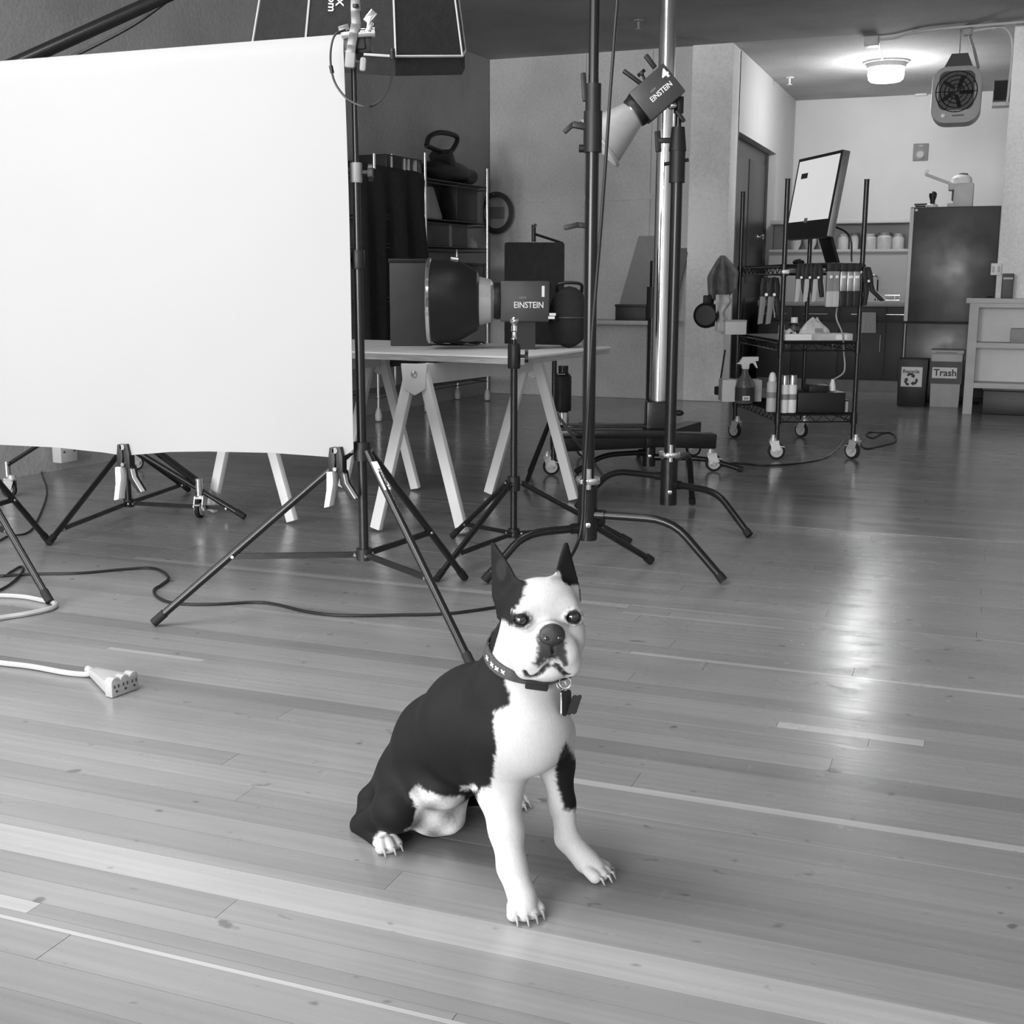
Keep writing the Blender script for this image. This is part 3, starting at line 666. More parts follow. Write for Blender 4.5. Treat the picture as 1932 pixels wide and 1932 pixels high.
# ------------------------------------------------------------------ bins
def bin_(name, label, x0, x1, pyt, YBn, m_, cat='bin'):
    zt_ = gy((x0+x1)/2, pyt, YBn)[2]; a = gy(x0, 740, YBn)[0]; b_ = gy(x1, 740, YBn)[0]
    t = thing(name, label, cat, ((a+b_)/2, YBn+.15, 0)); q = MB(); w_ = b_-a
    prof = lambda k: [(-w_/2*k, 0), (w_/2*k, 0), (w_/2*k, .28*k), (-w_/2*k, .28*k)]
    c = (a+b_)/2; vs = []
    for k, z in ((.92, 0), (1, zt_)): vs += [V((c+x, YBn+.0+yy+.14*(1-k), z)) for x, yy in prof(k)]
    for k, z in ((.94, zt_), (.86, .03)): vs += [V((c+x, YBn+yy+.14*(1-k), z)) for x, yy in prof(k)]
    q.add(vs, [(3, 2, 1, 0)]+[(j*4+i, j*4+(i+1) % 4, j*4+4+(i+1) % 4, j*4+4+i) for j in range(3) for i in range(4)]+[(12, 13, 14, 15)])
    q.build('bin_body', m_, t, bevel=.006); return t, a, b_, zt_
YR = 11.72
t, a, b_, zt_ = bin_('recycling_bin', 'black recycling bin with a white printed sign in front of the fridge', 1691, 1748, 678, YR, BLKP)
s0 = gy(1699, 729, YR-.004); s1 = gy(1741, 693, YR-.004)
sg = MB().bb((s0[0], YR-.006, s0[2]), (s1[0], YR+.004, s1[2])).build('sign', LABEL, t)
text('lettering', 'Recycle', (s0[0]+.012, YR-.0065, s1[2]-.055), UX, UZ, .047, INK, sg, bold=.02)
rc = V(((s0[0]+s1[0])/2-.005, YR-.0075, s0[2]+.064)); q = MB()
for k in range(3):  # three chasing arrows
    a_ = math.radians(90+120*k); R_ = lambda p, a=a_-math.pi/2: (p[0]*math.cos(a)-p[1]*math.sin(a), p[0]*math.sin(a)+p[1]*math.cos(a))
    poly = [(-.030, .030), (-.018, .046), (.012, .046), (.020, .033), (.028, .037), (.022, .012), (-.002, .022), (.006, .027), (-.006, .032), (-.018, .023)]
    q.prism([(1.3*R_(p)[0], 1.3*R_(p)[1]) for p in poly], rc, UX, UZ, (0, .002, 0))
q.build('recycling_symbol', INK, sg, flat=True)
t, a, b_, zt_ = bin_('trash_bin', 'pale trash bin with a black band and printed sign beside the bench', 1753, 1812, 668, YR, LGR)
MB().bb((a-.004, YR-.012, gy(1780, 724, YR)[2]), (b_+.004, YR+.285, gy(1780, 682, YR)[2])).build('bag_fold', BLKP, t, label='black bag folded over the bin')
MB().bb((a-.01, YR-.012, zt_), (b_+.01, YR+.29, zt_+.035)).build('lid', LGR, t, bevel=.01)
MB().bb((a+.04, YR-.02, zt_+.01), (b_-.05, YR-.008, zt_+.02)).build('lid_handle', MGR, t)
s0 = gy(1758, 713, YR-.016); s1 = gy(1806, 694, YR-.016)
sg = MB().bb((s0[0], YR-.018, s0[2]), (s1[0], YR-.01, s1[2])).build('sign', LABEL, t)
text('lettering', 'Trash', (s0[0]+.012, YR-.0185, s0[2]+.022), UX, UZ, .085, INK, sg, bold=.02)
# ------------------------------------------------------------------ bench beside the pier
YN = 11.2; bx0 = gy(1821, 700, YN)[0]; zb = gy(1830, 563, YN)[2]
BW = mat('pale_bench_wood', 0.52, 0.6, 0, 0.1, 10, 0.05, 60, stretch=(0.3, 1, 1)); BW2 = mat('pale_back_panel', 0.7, 0.7, 0, 0.03)
t = thing('bench', 'pale wooden workbench with two shelves against the right pier', 'bench', (.5, YN+.14, 0))
MB().bb((bx0-.03, YN-.02, zb-.04), (1.3, YN+.275, zb)).build('top', BW, t, bevel=.003)
for x in (bx0, 1.2):
    for yy in (YN, YN+.21): MB().bb((x, yy, 0), (x+.075, yy+.05, zb-.04)).build('leg', BW, t, bevel=.002)
for py in (650, 726):
    z = gy(1850, py, YN)[2]; MB().bb((bx0+.075, YN+.005, z-.03), (1.2, YN+.25, z+.015)).build('shelf', BW, t, bevel=.002)
MB().bb((bx0+.075, YN+.005, zb-.075), (1.2, YN+.03, zb-.04)).build('apron', BW, t)
z1 = gy(1850, 726, YN)[2]; MB().bb((bx0+.06, YN+.25, z1), (1.2, YN+.27, zb-.04)).build('back_panel', BW2, t)
MB().bb((.3, YN+.04, .225), (1.1, YN+.056, z1-.03)).build('lower_rail', BW, t)
t = thing('bench_filler', 'long black crate added to darken the space under the bench', 'filler', (.6, YN+.14, 0))  # black box added to keep the gap and its floor reflection dark
MB().bb((.02, YN+.06, 0), (1.15, YN+.26, .2)).build('filler_body', BLKP, t, bevel=.008); MB().bb((.01, YN+.05, .2), (1.16, YN+.265, .222)).build('lid', BLKP, t, bevel=.005)
zsb = gy(1850, 650, YN)[2]+.015; p = gy(1906, 640, YN+.1)
t = thing('cardboard_box', 'small grey box on the upper bench shelf at the right edge', 'box', (p[0]+.15, YN+.12, zsb))
MB().bb((p[0], YN+.05, zsb), (p[0]+.3, YN+.22, zsb+.12)).build('box_body', MGR, t, bevel=.003); MB().bb((p[0]+.13, YN+.045, zsb+.02), (p[0]+.17, YN+.225, zsb+.122)).build('tape', BW, t)
p = gy(1888, 560, YN+.12); p2 = gy(1914, 516, YN+.12)
t = thing('card_reader', 'small dark device with a pale line standing on the bench', 'device', ((p[0]+p2[0])/2, YN+.15, zb))
MB().bb((p[0], YN+.1, zb), (p2[0], YN+.2, p2[2])).build('device_body', DGR, t, bevel=.008)
MB().bb((p[0]+.01, YN+.096, zb+.16), (p2[0]-.01, YN+.102, zb+.175)).build('light_line', LGR, t)
MB().bb((p[0]+.015, YN+.095, zb+.19), (p2[0]-.015, YN+.102, p2[2]-.02)).build('screen', BLKP, t)
p = gy(1850, 560, YN+.1)
t = thing('scissors', 'dark scissors lying at the left end of the bench top', 'scissors', (p[0], YN+.12, zb))
q = MB(); q.bar((p[0]-.07, YN+.1, zb+.006), (p[0]+.05, YN+.15, zb+.008), .012, .008); q.bar((p[0]-.07, YN+.14, zb+.012), (p[0]+.05, YN+.11, zb+.012), .012, .006); q.build('blades', DGR, t)
q = MB()
for yy in (.15, .1): q.tube([V((p[0]+.07+.022*math.cos(a), YN+yy+.016*math.sin(a), zb+.01)) for a in np.linspace(0, 6.283, 17)], .006, 6, False)
q.build('finger_loops', BLKP, t)
p = gy(1877, 508, 11.46)
t = thing('light_switch', 'white double switch box on the edge of the right pier', 'switch', p)
MB().box((p[0]+.01, 11.455, p[2]), (.085, .045, .1)).build('plate', WHT, t, bevel=.005)
for dx in (-.012, .03): MB().box((p[0]+dx, 11.428, p[2]), (.022, .014, .05)).build('rocker', LGR, t, bevel=.003)
# ------------------------------------------------------------------ shared builders for studio gear
VZ = V((0, 0, 1)); SR = V((cy_, sy_, 0)); SF = V((-sy_, cy_, 0))   # sideways / away directions of the scene's viewing side
def caster(p, parent, r=.05, ang=0.6, top=None, m_=None):
    m_ = m_ or ZINC
    p = V(p); d = V((math.cos(ang), math.sin(ang), 0)); s = V((-d[1], d[0], 0)); h = top or r*2.5
    w_c = p+VZ*r
    q = MB()
    q.bar(w_c+s*.022, w_c+s*.02+VZ*(r*1.15)-d*.018, .055, .004, s); q.bar(w_c-s*.022, w_c-s*.02+VZ*(r*1.15)-d*.018, .055, .004, s)
    q.box(w_c+VZ*r*1.17-d*.018, (.06, .05, .008), (d, s, VZ)); q.cyl(w_c+VZ*r*1.17-d*.022, p+VZ*h-d*.022, .014); q.lathe([(.022, 0), (.022, .02)], w_c+VZ*(r*1.2)-d*.022)
    q.bar(w_c+VZ*r*.5+d*r*.9, w_c+VZ*r*.75-d*.02, .03, .006, VZ)
    c = q.build('caster', m_, parent)
    q = MB(); q.lathe([(r*.8, -.012), (r, -.008), (r, .008), (r*.8, .012)], w_c, s, 20); wq = q.build('wheel', RUB, c)
    q = MB(); q.cyl(w_c-s*.014, w_c+s*.014, r*.72, n=16); q.cyl(w_c-s*.026, w_c+s*.026, .012); q.build('hub', LGR, c)
    return c
def stand(name, label, c, feet, z_low, z_hub, sections, rl=.011, frac=None, leg_m=BLK, group=None, knobs=True):
    """tripod stand; sections = list of (z0, z1, radius)"""
    c = V(c); t = thing(name, label, 'light stand', (c[0], c[1], 0), group)
    for i, (a, b_, r) in enumerate(sections): MB().cyl(c+VZ*a, c+VZ*b_, r, n=14).build('pole', BLK, t)
    q = MB(); q.cyl(c+VZ*(z_hub-.03), c+VZ*(z_hub+.03), sections[0][2]+.012, n=14); q.build('hub_collar', BLKP, t)
    q = MB(); q.cyl(c+VZ*(z_low-.018), c+VZ*(z_low+.02), sections[0][2]+.01, n=14); q.build('brace_collar', BLKP, t)
    for f in feet:
        f = V(f); d = nrm(f-V((c[0], c[1], 0))); s = np.cross(VZ, d)
        h = c+VZ*z_hub+d*.035
        lg = MB().cyl(h, f+VZ*.012, rl*1.02, n=14).build('leg', leg_m, t)
        dd = nrm(f-h); MB().cyl(f+VZ*.012-dd*.05, f+VZ*.012, rl*1.2, n=14).build('rubber_foot', RUB, lg)
        k = 1-(z_low/z_hub) if frac is None else frac
        pm_ = h+(f-h)*k
        MB().bar(c+VZ*z_low+d*.025, pm_, rl*1.5, rl*.8, s).build('brace', leg_m, t)
        q = MB(); q.cyl(pm_-s*.014, pm_+s*.014, .0055, n=8); q.cyl(c+VZ*z_low+d*.03-s*.014, c+VZ*z_low+d*.03+s*.014, .005, n=8); q.cyl(h-s*.014, h+s*.014, .005, n=8); q.build('rivet', CHR, lg)
    return t
def collar(t, c, z, r, kdir=None, m_=BLKP, h=.06):
    c = V(c); MB().lathe([(r, -h/2), (r*1.1, -h/2+.006), (r*1.1, h/2-.006), (r, h/2)], c+VZ*z).build('locking_collar', m_, t)
    if kdir is not None:
        d = nrm(kdir); q = MB(); q.cyl(c+VZ*z+d*r, c+VZ*z+d*(r+.022), .007)
        x, y, _ = frame(d)
        q.prism([(.026*math.cos(a)*(1 if i % 2 else .7), .026*math.sin(a)*(1 if i % 2 else .7)) for i, a in enumerate(np.linspace(0, 2*math.pi, 13)[:-1])], c+VZ*z+d*(r+.02), x, y, d*.014)
        q.build('knob', BLKP, t)
def spring_clamp(label, o, ux, uy, S, grip=WHT, m_=BLKP, group=None, splay=.16, cat='clamp', name='spring_clamp', thick=.03):
    """A-clamp hanging jaws up: o = jaw tip, ux across, uy up, S = overall length"""
    o, ux, uy = V(o), nrm(ux), nrm(uy); n_ = np.cross(ux, uy)
    t = thing(name, label, cat, o-uy*S, group)
    P = lambda x, y: (x*S, y*S)
    def pr_(nm, poly, mm, par=t, th=thick, off=0): return MB().prism([P(*a) for a in poly], o-n_*th/2+n_*off, ux, uy, n_*th).build(nm, mm, par, bevel=S*.012)
    pr_('jaw', [(-.10, .0), (-.01, .0), (.0, -.2), (-.02, -.42), (-.12, -.42), (-.13, -.2)], m_)
    pr_('jaw', [(.01, .0), (.09, .0), (.13, -.18), (.13, -.42), (.02, -.42), (.0, -.2)], m_, off=-.004)
    pr_('handle', [(-.13, -.40), (-.02, -.40), (-.015, -.6), (-.05-splay*.3, -.98), (-.15-splay*.3, -1.0), (-.14, -.7)], grip, th=thick*1.15, off=thick*.3)
    h2 = pr_('handle', [(.03, -.38), (.13, -.40), (.16, -.6), (.17+splay, -.86), (.08+splay, -.88), (.05, -.62)], m_, off=-thick*.4)
    MB().prism([P(.135, -.45), P(.15, -.45), P(.18, -.6), P(.19+splay, -.85), P(.175+splay, -.86), P(.165, -.6)], o-n_*thick*.3, ux, uy, n_*thick*.6).build('grip_edge', LGR, h2)
    MB().cyl(o-uy*S*.36-n_*thick*.62, o-uy*S*.36+n_*thick*.62, S*.035).build('pivot', CHR, t)
    MB().cyl(o+uy*.0-n_*thick*.5-uy*.01, o-n_*(-thick*.5)-uy*.01, S*.05).build('jaw_pad', MGR if grip is WHT else m_, t)
    return t

# ------------------------------------------------------------------ white paper backdrop on its two stands
CS = V((-1.862, 3.49, 0)); CL = V((-3.62, 3.49, 0)); YP = 3.44
def zat(py, c): return at(690, py, c)[2]
zlow, zhub = zat(1046, CS), zat(851, CS)
ztop = zat(100, CS)
R1, R2, R3 = gz(290, 1182), gz(892, 1268), gz(877, 1096)
st = stand('backdrop_stand', 'black tripod stand at the right edge of the white paper, behind the dog', CS, [R1, R2, R3], zlow, zhub,
      [(zlow-.02, zat(487, CS), .0155), (zat(487, CS), zat(326, CS), .0125), (zat(326, CS), ztop, .0095)], .0125)
collar(st, CS, zat(490, CS), .02, -SR); collar(st, CS, zat(326, CS), .018, SR, MGR)
legs_r = [o for o in st.children if o.name.startswith('leg')]
# printed label on the front right leg
d2 = nrm(R2-CS*V((1, 1, 0))); h = CS+VZ*zhub+d2*.035; dd = nrm(R2-h); s = np.cross(VZ, d2); nn = np.cross(dd, s)
if nn @ (CAMP-h) < 0: nn = -nn; s = -s
la = h+dd*.05; lb = h+dd*.165
uxl = -dd; uyl = np.cross(nn, uxl)
q = MB(); q.box((la+lb)/2+nn*.0118, (.0205, .0032, .115), (s, nn, dd)); lbm = q.build('printed_label', LABEL, legs_r[1])
text('lettering', 'Flashpoint', lb+nn*.0136-dd*.008-uyl*.009, uxl, uyl, .019, INK, lbm, .0008)
sl = stand('backdrop_stand', 'black tripod stand at the far left edge, its feet beside the pale cord loop', CL, [gz(95, 1142), gz(92, 1026), V((-4.2, 3.3, 0))], zlow, zhub,
      [(zlow-.02, zat(487, CS), .0155), (zat(487, CS), zat(326, CS), .0125), (zat(326, CS), ztop, .0095)], .0125)
collar(sl, CL, zat(490, CS), .02, SR)
zp = gy(640, 59, YP)[2]; xr_t = gy(648, 90, YP)[0]; xr_b = gy(668, 846, YP)[0]; XL = -3.58; TR = .045
tube_c = zp-TR
cb = thing('crossbar', 'crossbar tube under the white paper roll, dark open end at the right', 'crossbar', (-2.7, YP+TR, tube_c))
MB().cyl((CL[0]-.05, YP+TR, tube_c), (xr_t+.025, YP+TR, tube_c), TR-.006, n=20).build('tube', LGR, cb)
MB().cyl((xr_t+.02, YP+TR, tube_c), (xr_t+.0262, YP+TR, tube_c), TR-.011, n=20).build('dark_end', BLKP, cb)
MB().cyl((xr_t, YP+TR, tube_c), (CS[0]+.03, YP+TR, tube_c), .012).build('inner_bar', ALU, cb)
bot = [(-200, 835), (0, 838), (115, 843), (200, 853), (235, 859), (262, 857), (330, 851), (400, 850), (520, 853), (590, 859), (640, 864), (655, 858), (668, 847)]
bxs = [gy(a, b_, YP) for a, b_ in bot]; bX = [p[0] for p in bxs]; bZ = [p[2] for p in bxs]
def paper(u, v):
    xe = xr_t+(xr_b-xr_t)*v; x = XL+(xe-XL)*u; zb_ = np.interp(x, bX, bZ)
    L1 = math.pi*TR*.75/(zp-zb_+.1)
    if v < .06:
        a = math.pi*.78*(1-v/.06); return (x, YP+TR-TR*math.cos(a), tube_c+TR*math.sin(a))
    w_ = (v-.06)/.94; z = tube_c+(zb_-tube_c)*w_
    cl = sum(math.exp(-((x-xc)/.16)**2) for xc in (bX[4], bX[10]))
    yy = YP+.012*math.sin(w_*3.0)-.02*w_*w_+.015*cl*w_**6+.006*math.sin(x*3.1)*w_
    return (x, yy, z)
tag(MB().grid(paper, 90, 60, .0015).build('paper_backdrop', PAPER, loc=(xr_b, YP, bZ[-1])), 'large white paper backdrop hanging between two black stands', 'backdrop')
for (px, py), lab in (((232, 842), 'white handled spring clamp hanging on the paper edge left of the middle'), ((633, 848), 'white handled spring clamp on the lower right corner of the paper')):
    o = gy(px, py-4, YP-.02); o[1] = YP-.012
    spring_clamp(lab, o, (1, 0, .06), (0.0, 0, 1), .195, group='clamps weighting the paper')
# silver clamp holding the crossbar
def sp(px, py, off=0.0): return ad(px, py, dep(CS)-off)
ck = thing('super_clamp', 'silver clamp with lever at the top right corner of the white paper', 'clamp', sp(672, 100, .05))
q = MB(); pth = [sp(671, -30, .06), sp(671, 20, .06), sp(672, 45, .06), sp(668, 62, .06), sp(664, 85, .06), sp(662, 100, .06)]
for a, b_ in zip(pth[:-1], pth[1:]): q.bar(a, b_+nrm(b_-a)*.004, .028, .02, SF)
q.build('lever', CAST, ck, bevel=.003)
MB().bar(sp(662, 99, .06), sp(660, 129, .06), .031, .026, SF).build('rubber_grip', MGR, ck, bevel=.008)
MB().bar(sp(686, 108, .05), sp(684, 135, .05), .02, .02, SF).build('lower_grip', MGR, ck, bevel=.008)
MB().cyl(sp(645, 66, .05), sp(708, 61, .05), .014).build('barrel', CHR, ck)
q = MB(); q.cyl(sp(694, 60, .06), sp(699, 40, .06), .011); q.bar(sp(691, 42, .06), sp(707, 22, .06), .022, .02, SF); q.build('ratchet_handle', CHR, ck, bevel=.003)
q = MB(); q.bar(sp(650, 80, .03), sp(690, 78, .03), .05, .04, SF); q.bar(sp(684, 60, .03), sp(688, 100, .02), .05, .035, SF); q.build('jaw', BLKP, ck, bevel=.006)
MB().bar(sp(640, 58, .05), sp(660, 52, .05), .02, .03, SF).build('upper_jaw', CAST, ck, bevel=.004)
MB().cyl(sp(671, 8, .085), sp(671, 14, .085), .009).build('rivet', BLKP, ck)
# tripod stand behind the paper
CT = V(gz(244, 968)); CT[2] = 0
z2l, z2h = at(244, 956, CT)[2], at(244, 846, CT)[2]
stand('light_stand', 'black tripod stand standing behind the white paper near its left half', CT, [gz(92, 1030), gz(462, 980), CT+V((-.1, .62, 0))], max(z2l, .05), z2h, [(.03, 1.2, .015), (1.2, 1.5, .011)], .0125)
# rolling stand behind the paper
CR = V((-4.45, 5.35, 0)); C1, C2 = V(gz(378, 977)), V(gz(18, 938))
C2[0] = max(C2[0], -4.72)
rs = thing('rolling_stand', 'rolling stand on chrome casters behind the white paper', 'light stand', CR)
MB().cyl(CR+VZ*.25, CR+VZ*1.7, .02).build('pole', BLK, rs); MB().cyl(CR+VZ*.36, CR+VZ*.47, .035).build('hub_collar', BLKP, rs)
for p in (C1, C2, CR+V((-.25, .6, 0))):
    p = V(p); p[2] = 0; d = nrm(p-CR); s_ = np.cross(VZ, d)
    for sg_ in (-.012, .012): MB().bar(CR+VZ*.43+d*.03+s_*sg_, p+VZ*.17+s_*sg_, .012, .02, s_).build('leg', BLK, rs)
    MB().bar(CR+VZ*.22+d*.02, CR+VZ*.30+(p-CR)*.5+VZ*-.0, .012, .018, s_).build('brace', BLK, rs)
    MB().cyl(p+VZ*.11, p+VZ*.19, .018).build('foot_socket', CHR, rs); caster(p, rs, .045, math.atan2(d[1], d[0])-.9)
# boom with softbox
PB = (0, 0)
b0, b1, b2 = ad(-190, 219, 5.0), ad(75, 100, 5.5), ad(310, -6, 5.6)
dB = nrm(b2-b1); bE = b2+dB*1.25
YLft = b0
bs = thing('boom_stand', 'black boom arm rising from the left above the white paper', 'boom', (b0[0], b0[1], 0))
MB().cyl((b0[0], b0[1], .1), b0, .022).build('pole', BLK, bs)
for a in (1.6, 3.7, 5.6): MB().bar((b0[0], b0[1], .55), (b0[0]+.27*math.cos(a), b0[1]+.27*math.sin(a), .012), .02, .02).build('leg', BLK, bs)
MB().cyl(b0-dB*.5, bE, .03, .026).build('boom_arm', BLK, bs); MB().cyl(b0-dB*.75, b0-dB*.45, .06).build('counterweight', BLKP, bs)
q = MB(); x_, y_, _ = frame(dB)
for k in (.30, .42): q.cyl(b1+dB*k+x_*.0, b1+dB*k-SF*.034, .006)
q.build('rivet', CHR, bs); MB().lathe([(.05, -.05), (.055, 0), (.05, .05)], b0, (0, 0, 1)).build('pivot', BLKP, bs)
t = thing('boom_cable', 'black cable hanging under the boom arm at the top left', 'cable', ad(160, 96, 5.7))
MB().tube(spline([b1+dB*-.1-VZ*.05, ad(120, 112, 5.7), ad(165, 93, 5.7), ad(250, 48, 5.65), ad(310, 6, 5.6), ad(345, -22, 5.6), b2+dB*.5-VZ*.035], 6), .008, 6).build('cord', CORDB, t)
# softbox hanging at the boom end, opening turned down and away
SB = thing('softbox', 'large black octagonal softbox with pale piping hanging above the white paper', 'softbox', ad(684, 84, 5.6))
so = ad(684, 88, 5.6); ax = nrm(-VZ*1.0+SF*.24+SR*-.06); sx_ = nrm(SR-ax*(SR @ ax)); sy2 = np.cross(ax, sx_)
Rr = .475; Hh = .62; n8 = 8
def ring(r, h, k, n=n8, a0=math.pi/8): a = a0+2*math.pi*k/n; return so+ax*h+(sx_*math.cos(a)+sy2*math.sin(a))*r
prof = [(.085, -Hh), (.24, -Hh*.90), (.36, -Hh*.68), (.43, -Hh*.36), (Rr, 0)]
q = MB(); vs = [ring(r, h, k) for r, h in prof for k in range(n8)]
q.add(vs, [(j*n8+k, j*n8+(k+1) % n8, (j+1)*n8+(k+1) % n8, (j+1)*n8+k) for j in range(len(prof)-1) for k in range(n8)])
q.build('fabric_shell', BLKM, SB, flat=True)
q = MB(); vs = [ring(r, h, k) for r, h in ((Rr, 0), (Rr+.005, .075), (Rr-.02, .075), (Rr-.02, 0)) for k in range(n8)]
q.add(vs, [(j*n8+k, j*n8+(k+1) % n8, ((j+1) % 4)*n8+(k+1) % n8, ((j+1) % 4)*n8+k) for j in range(4) for k in range(n8)]); q.build('rim_lip', BLKM, SB, flat=True)
MB().add([ring(Rr-.022, .045, k) for k in range(n8)], [tuple(range(n8))]).build('diffuser_panel', WHT, SB)
for k in range(n8): MB().tube([ring(r+.004, h, k) for r, h in prof], .0045, 5).build('piping', LGR, SB)
MB().tube([ring(Rr+.005, 0, k) for k in range(n8+1)], .005, 5).build('rim_piping', LGR, SB)
MB().cyl(so-ax*Hh, so-ax*(Hh+.12), .09).build('speed_ring', BLKP, SB)
MB().cyl(so-ax*(Hh+.1), bE, .02).build('mount_arm', BLK, SB)
# printed letters on the panel that faces the room
ka, kb, kc = ring(.33, -Hh*.48, 5), ring(.33, -Hh*.48, 6), ring(Rr, 0, 5)
best = max(range(n8), key=lambda k: -((ring(.4, -.2, k)+ring(.4, -.2, (k+1) % n8))/2-so) @ SF)
m0, m1 = ring(.43, -Hh*.36, best), ring(.43, -Hh*.36, (best+1) % n8); m2, m3 = ring(Rr, 0, best), ring(Rr, 0, (best+1) % n8)
fn = nrm(np.cross(m1-m0, m2-m0)); fn = fn if fn @ -SF > 0 else -fn
dn = nrm((m2+m3)/2-(m0+m1)/2); rt_ = np.cross(dn, -fn)
def onpanel(px, py):
    d = ray(px, py); k = ((m0+fn*.004-CAMP) @ fn)/(d @ fn); return CAMP+d*k
wu = nrm(np.cross(fn, dn))
text('lettering', 'X', onpanel(634, -5), dn, wu, .045, LABEL, SB); text('lettering', 'om', onpanel(620, -8), dn, wu, .045, LABEL, SB)
t = thing('sync_cable', 'thin black cord looping from the silver clamp up to the softbox rim', 'cord', sp(640, 62, .07))
pts = [(652, 56), (632, 66), (624, 95), (625, 130), (634, 160), (655, 186), (684, 200), (706, 198), (726, 180), (737, 155), (741, 120), (740, 97)]
Ys = np.interp(range(len(pts)), [0, 7, 11], [dep(CS)-.12, dep(CS)-.16, 5.12])
MB().tube(spline([ad(a, b_, Y) for (a, b_), Y in zip(pts, Ys)], 5), [.0035]*(5*(len(pts)-1)+1), 6).build('cord', CORDB, t)
MB().cyl(ad(741, 112, Ys[-1]), ad(740, 92, Ys[-1]), .011).build('plug', BLKP, t); MB().cyl(ad(624, 124, Ys[2]), ad(627, 138, Ys[2]), .006).build('cord_tie', BLKP, t)
# ------------------------------------------------------------------ trestle table
ZT = .80; TH = .034; ta = math.radians(-6); tx = V((-math.cos(ta), -math.sin(ta), 0)); tyv = V((-math.sin(ta), math.cos(ta), 0))
tyv = V((math.sin(-ta), math.cos(ta), 0)); T0 = V((-1.835, 4.93, ZT))
TT = mat('white_table_top', 0.88, 0.5, 0, 0.05, 5)
t = thing('table_top', 'pale board table top lying on two wooden trestles', 'table', T0+tx*.9+tyv*.47-VZ*TH)
MB().box(T0+tx*.95+tyv*.48-VZ*(.004), (1.9, .96, .008), (tx, tyv, VZ)).build('laminate', TT, t)
MB().box(T0+tx*.95+tyv*.48-VZ*(.008+(TH-.008)/2), (1.895, .955, TH-.008), (tx, tyv, VZ)).build('plywood_core', PLY, t)
def trestle(label, fl_, fr_, bl_, br_):
    fl_, fr_, bl_, br_ = V(fl_), V(fr_), V(bl_), V(br_); fm, bm_ = (fl_+fr_)/2, (bl_+br_)/2
    t = thing('sawhorse', label, 'trestle', (fm+bm_)/2, 'trestles under the table')
    ht = ZT-TH-.003; ba = nrm(bm_-fm)
    MB().bar(fm-ba*.03+VZ*(ht-.05), bm_+ba*.03+VZ*(ht-.05), .035, .09, VZ).build('cross_beam', TWOOD, t, bevel=.003)
    for A, B, m_, sgn in ((fl_, fr_, fm, -1), (bl_, br_, bm_, 1)):
        ap = m_+VZ*(ht-.035); sd = nrm(B-A)
        for f, sg_ in ((A, 1), (B, -1)):
            o_ = ba*sgn*(.03); k = ap+sd*(-.028*sg_); dl = nrm(f-k)
            L_ = MB().bar(f+VZ*.012+o_, k+o_-dl*.0, .052, .03, ba).build('leg', TWOOD, t, bevel=.004)
        MB().prism([(-.06, .035), (.06, .035), (.05, -.075), (.0, -.105), (-.05, -.075)], ap+ba*sgn*(.03+.014), sd, VZ, ba*sgn*.012).build('gusset', TWOOD, t, bevel=.003)
        MB().lathe([(.014, 0), (.014, .004), (.006, .006)], ap+ba*sgn*.056-VZ*.01, ba*sgn).build('bolt', ALU, t)
    return t
g_ = lambda a, b_: gz(a, b_)
trestle('right pale wooden trestle under the board table top', g_(717, 1000), g_(880, 1008), g_(917, 936), g_(1078, 948))
trestle('left pale wooden trestle half hidden by the white paper', g_(408, 966), g_(560, 986), g_(640, 925), g_(778, 927))
# ------------------------------------------------------------------ small stand with a spigot, in front of the table
CB = V(gz(969, 1040)); CB[2] = 0
zl, zh_ = at(969, 1006, CB)[2], at(969, 912, CB)[2]
f1, f2 = gz(853, 1017), gz(823, 1099); f3 = CB+V((.42, .32, 0))
stb = stand('light_stand', 'slim black tripod stand with a silver spigot in front of the table', CB, [f1, f2, f3], zl, zh_, [(zl-.01, at(969, 690, CB)[2], .0145), (at(969, 690, CB)[2], at(969, 640, CB)[2], .011)], .0115)
collar(stb, CB, at(969, 672, CB)[2], .024, SR, BLKP, .1)
za = at(969, 640, CB)[2]
MB().lathe([(.013, 0), (.009, .01), (.009, .03), (.013, .034), (.013, .055), (.006, .06)], CB+VZ*za).build('spigot', CHR, stb)
MB().ell(CB+VZ*(za+.075), .018).build('spigot_ball', CHR, stb)
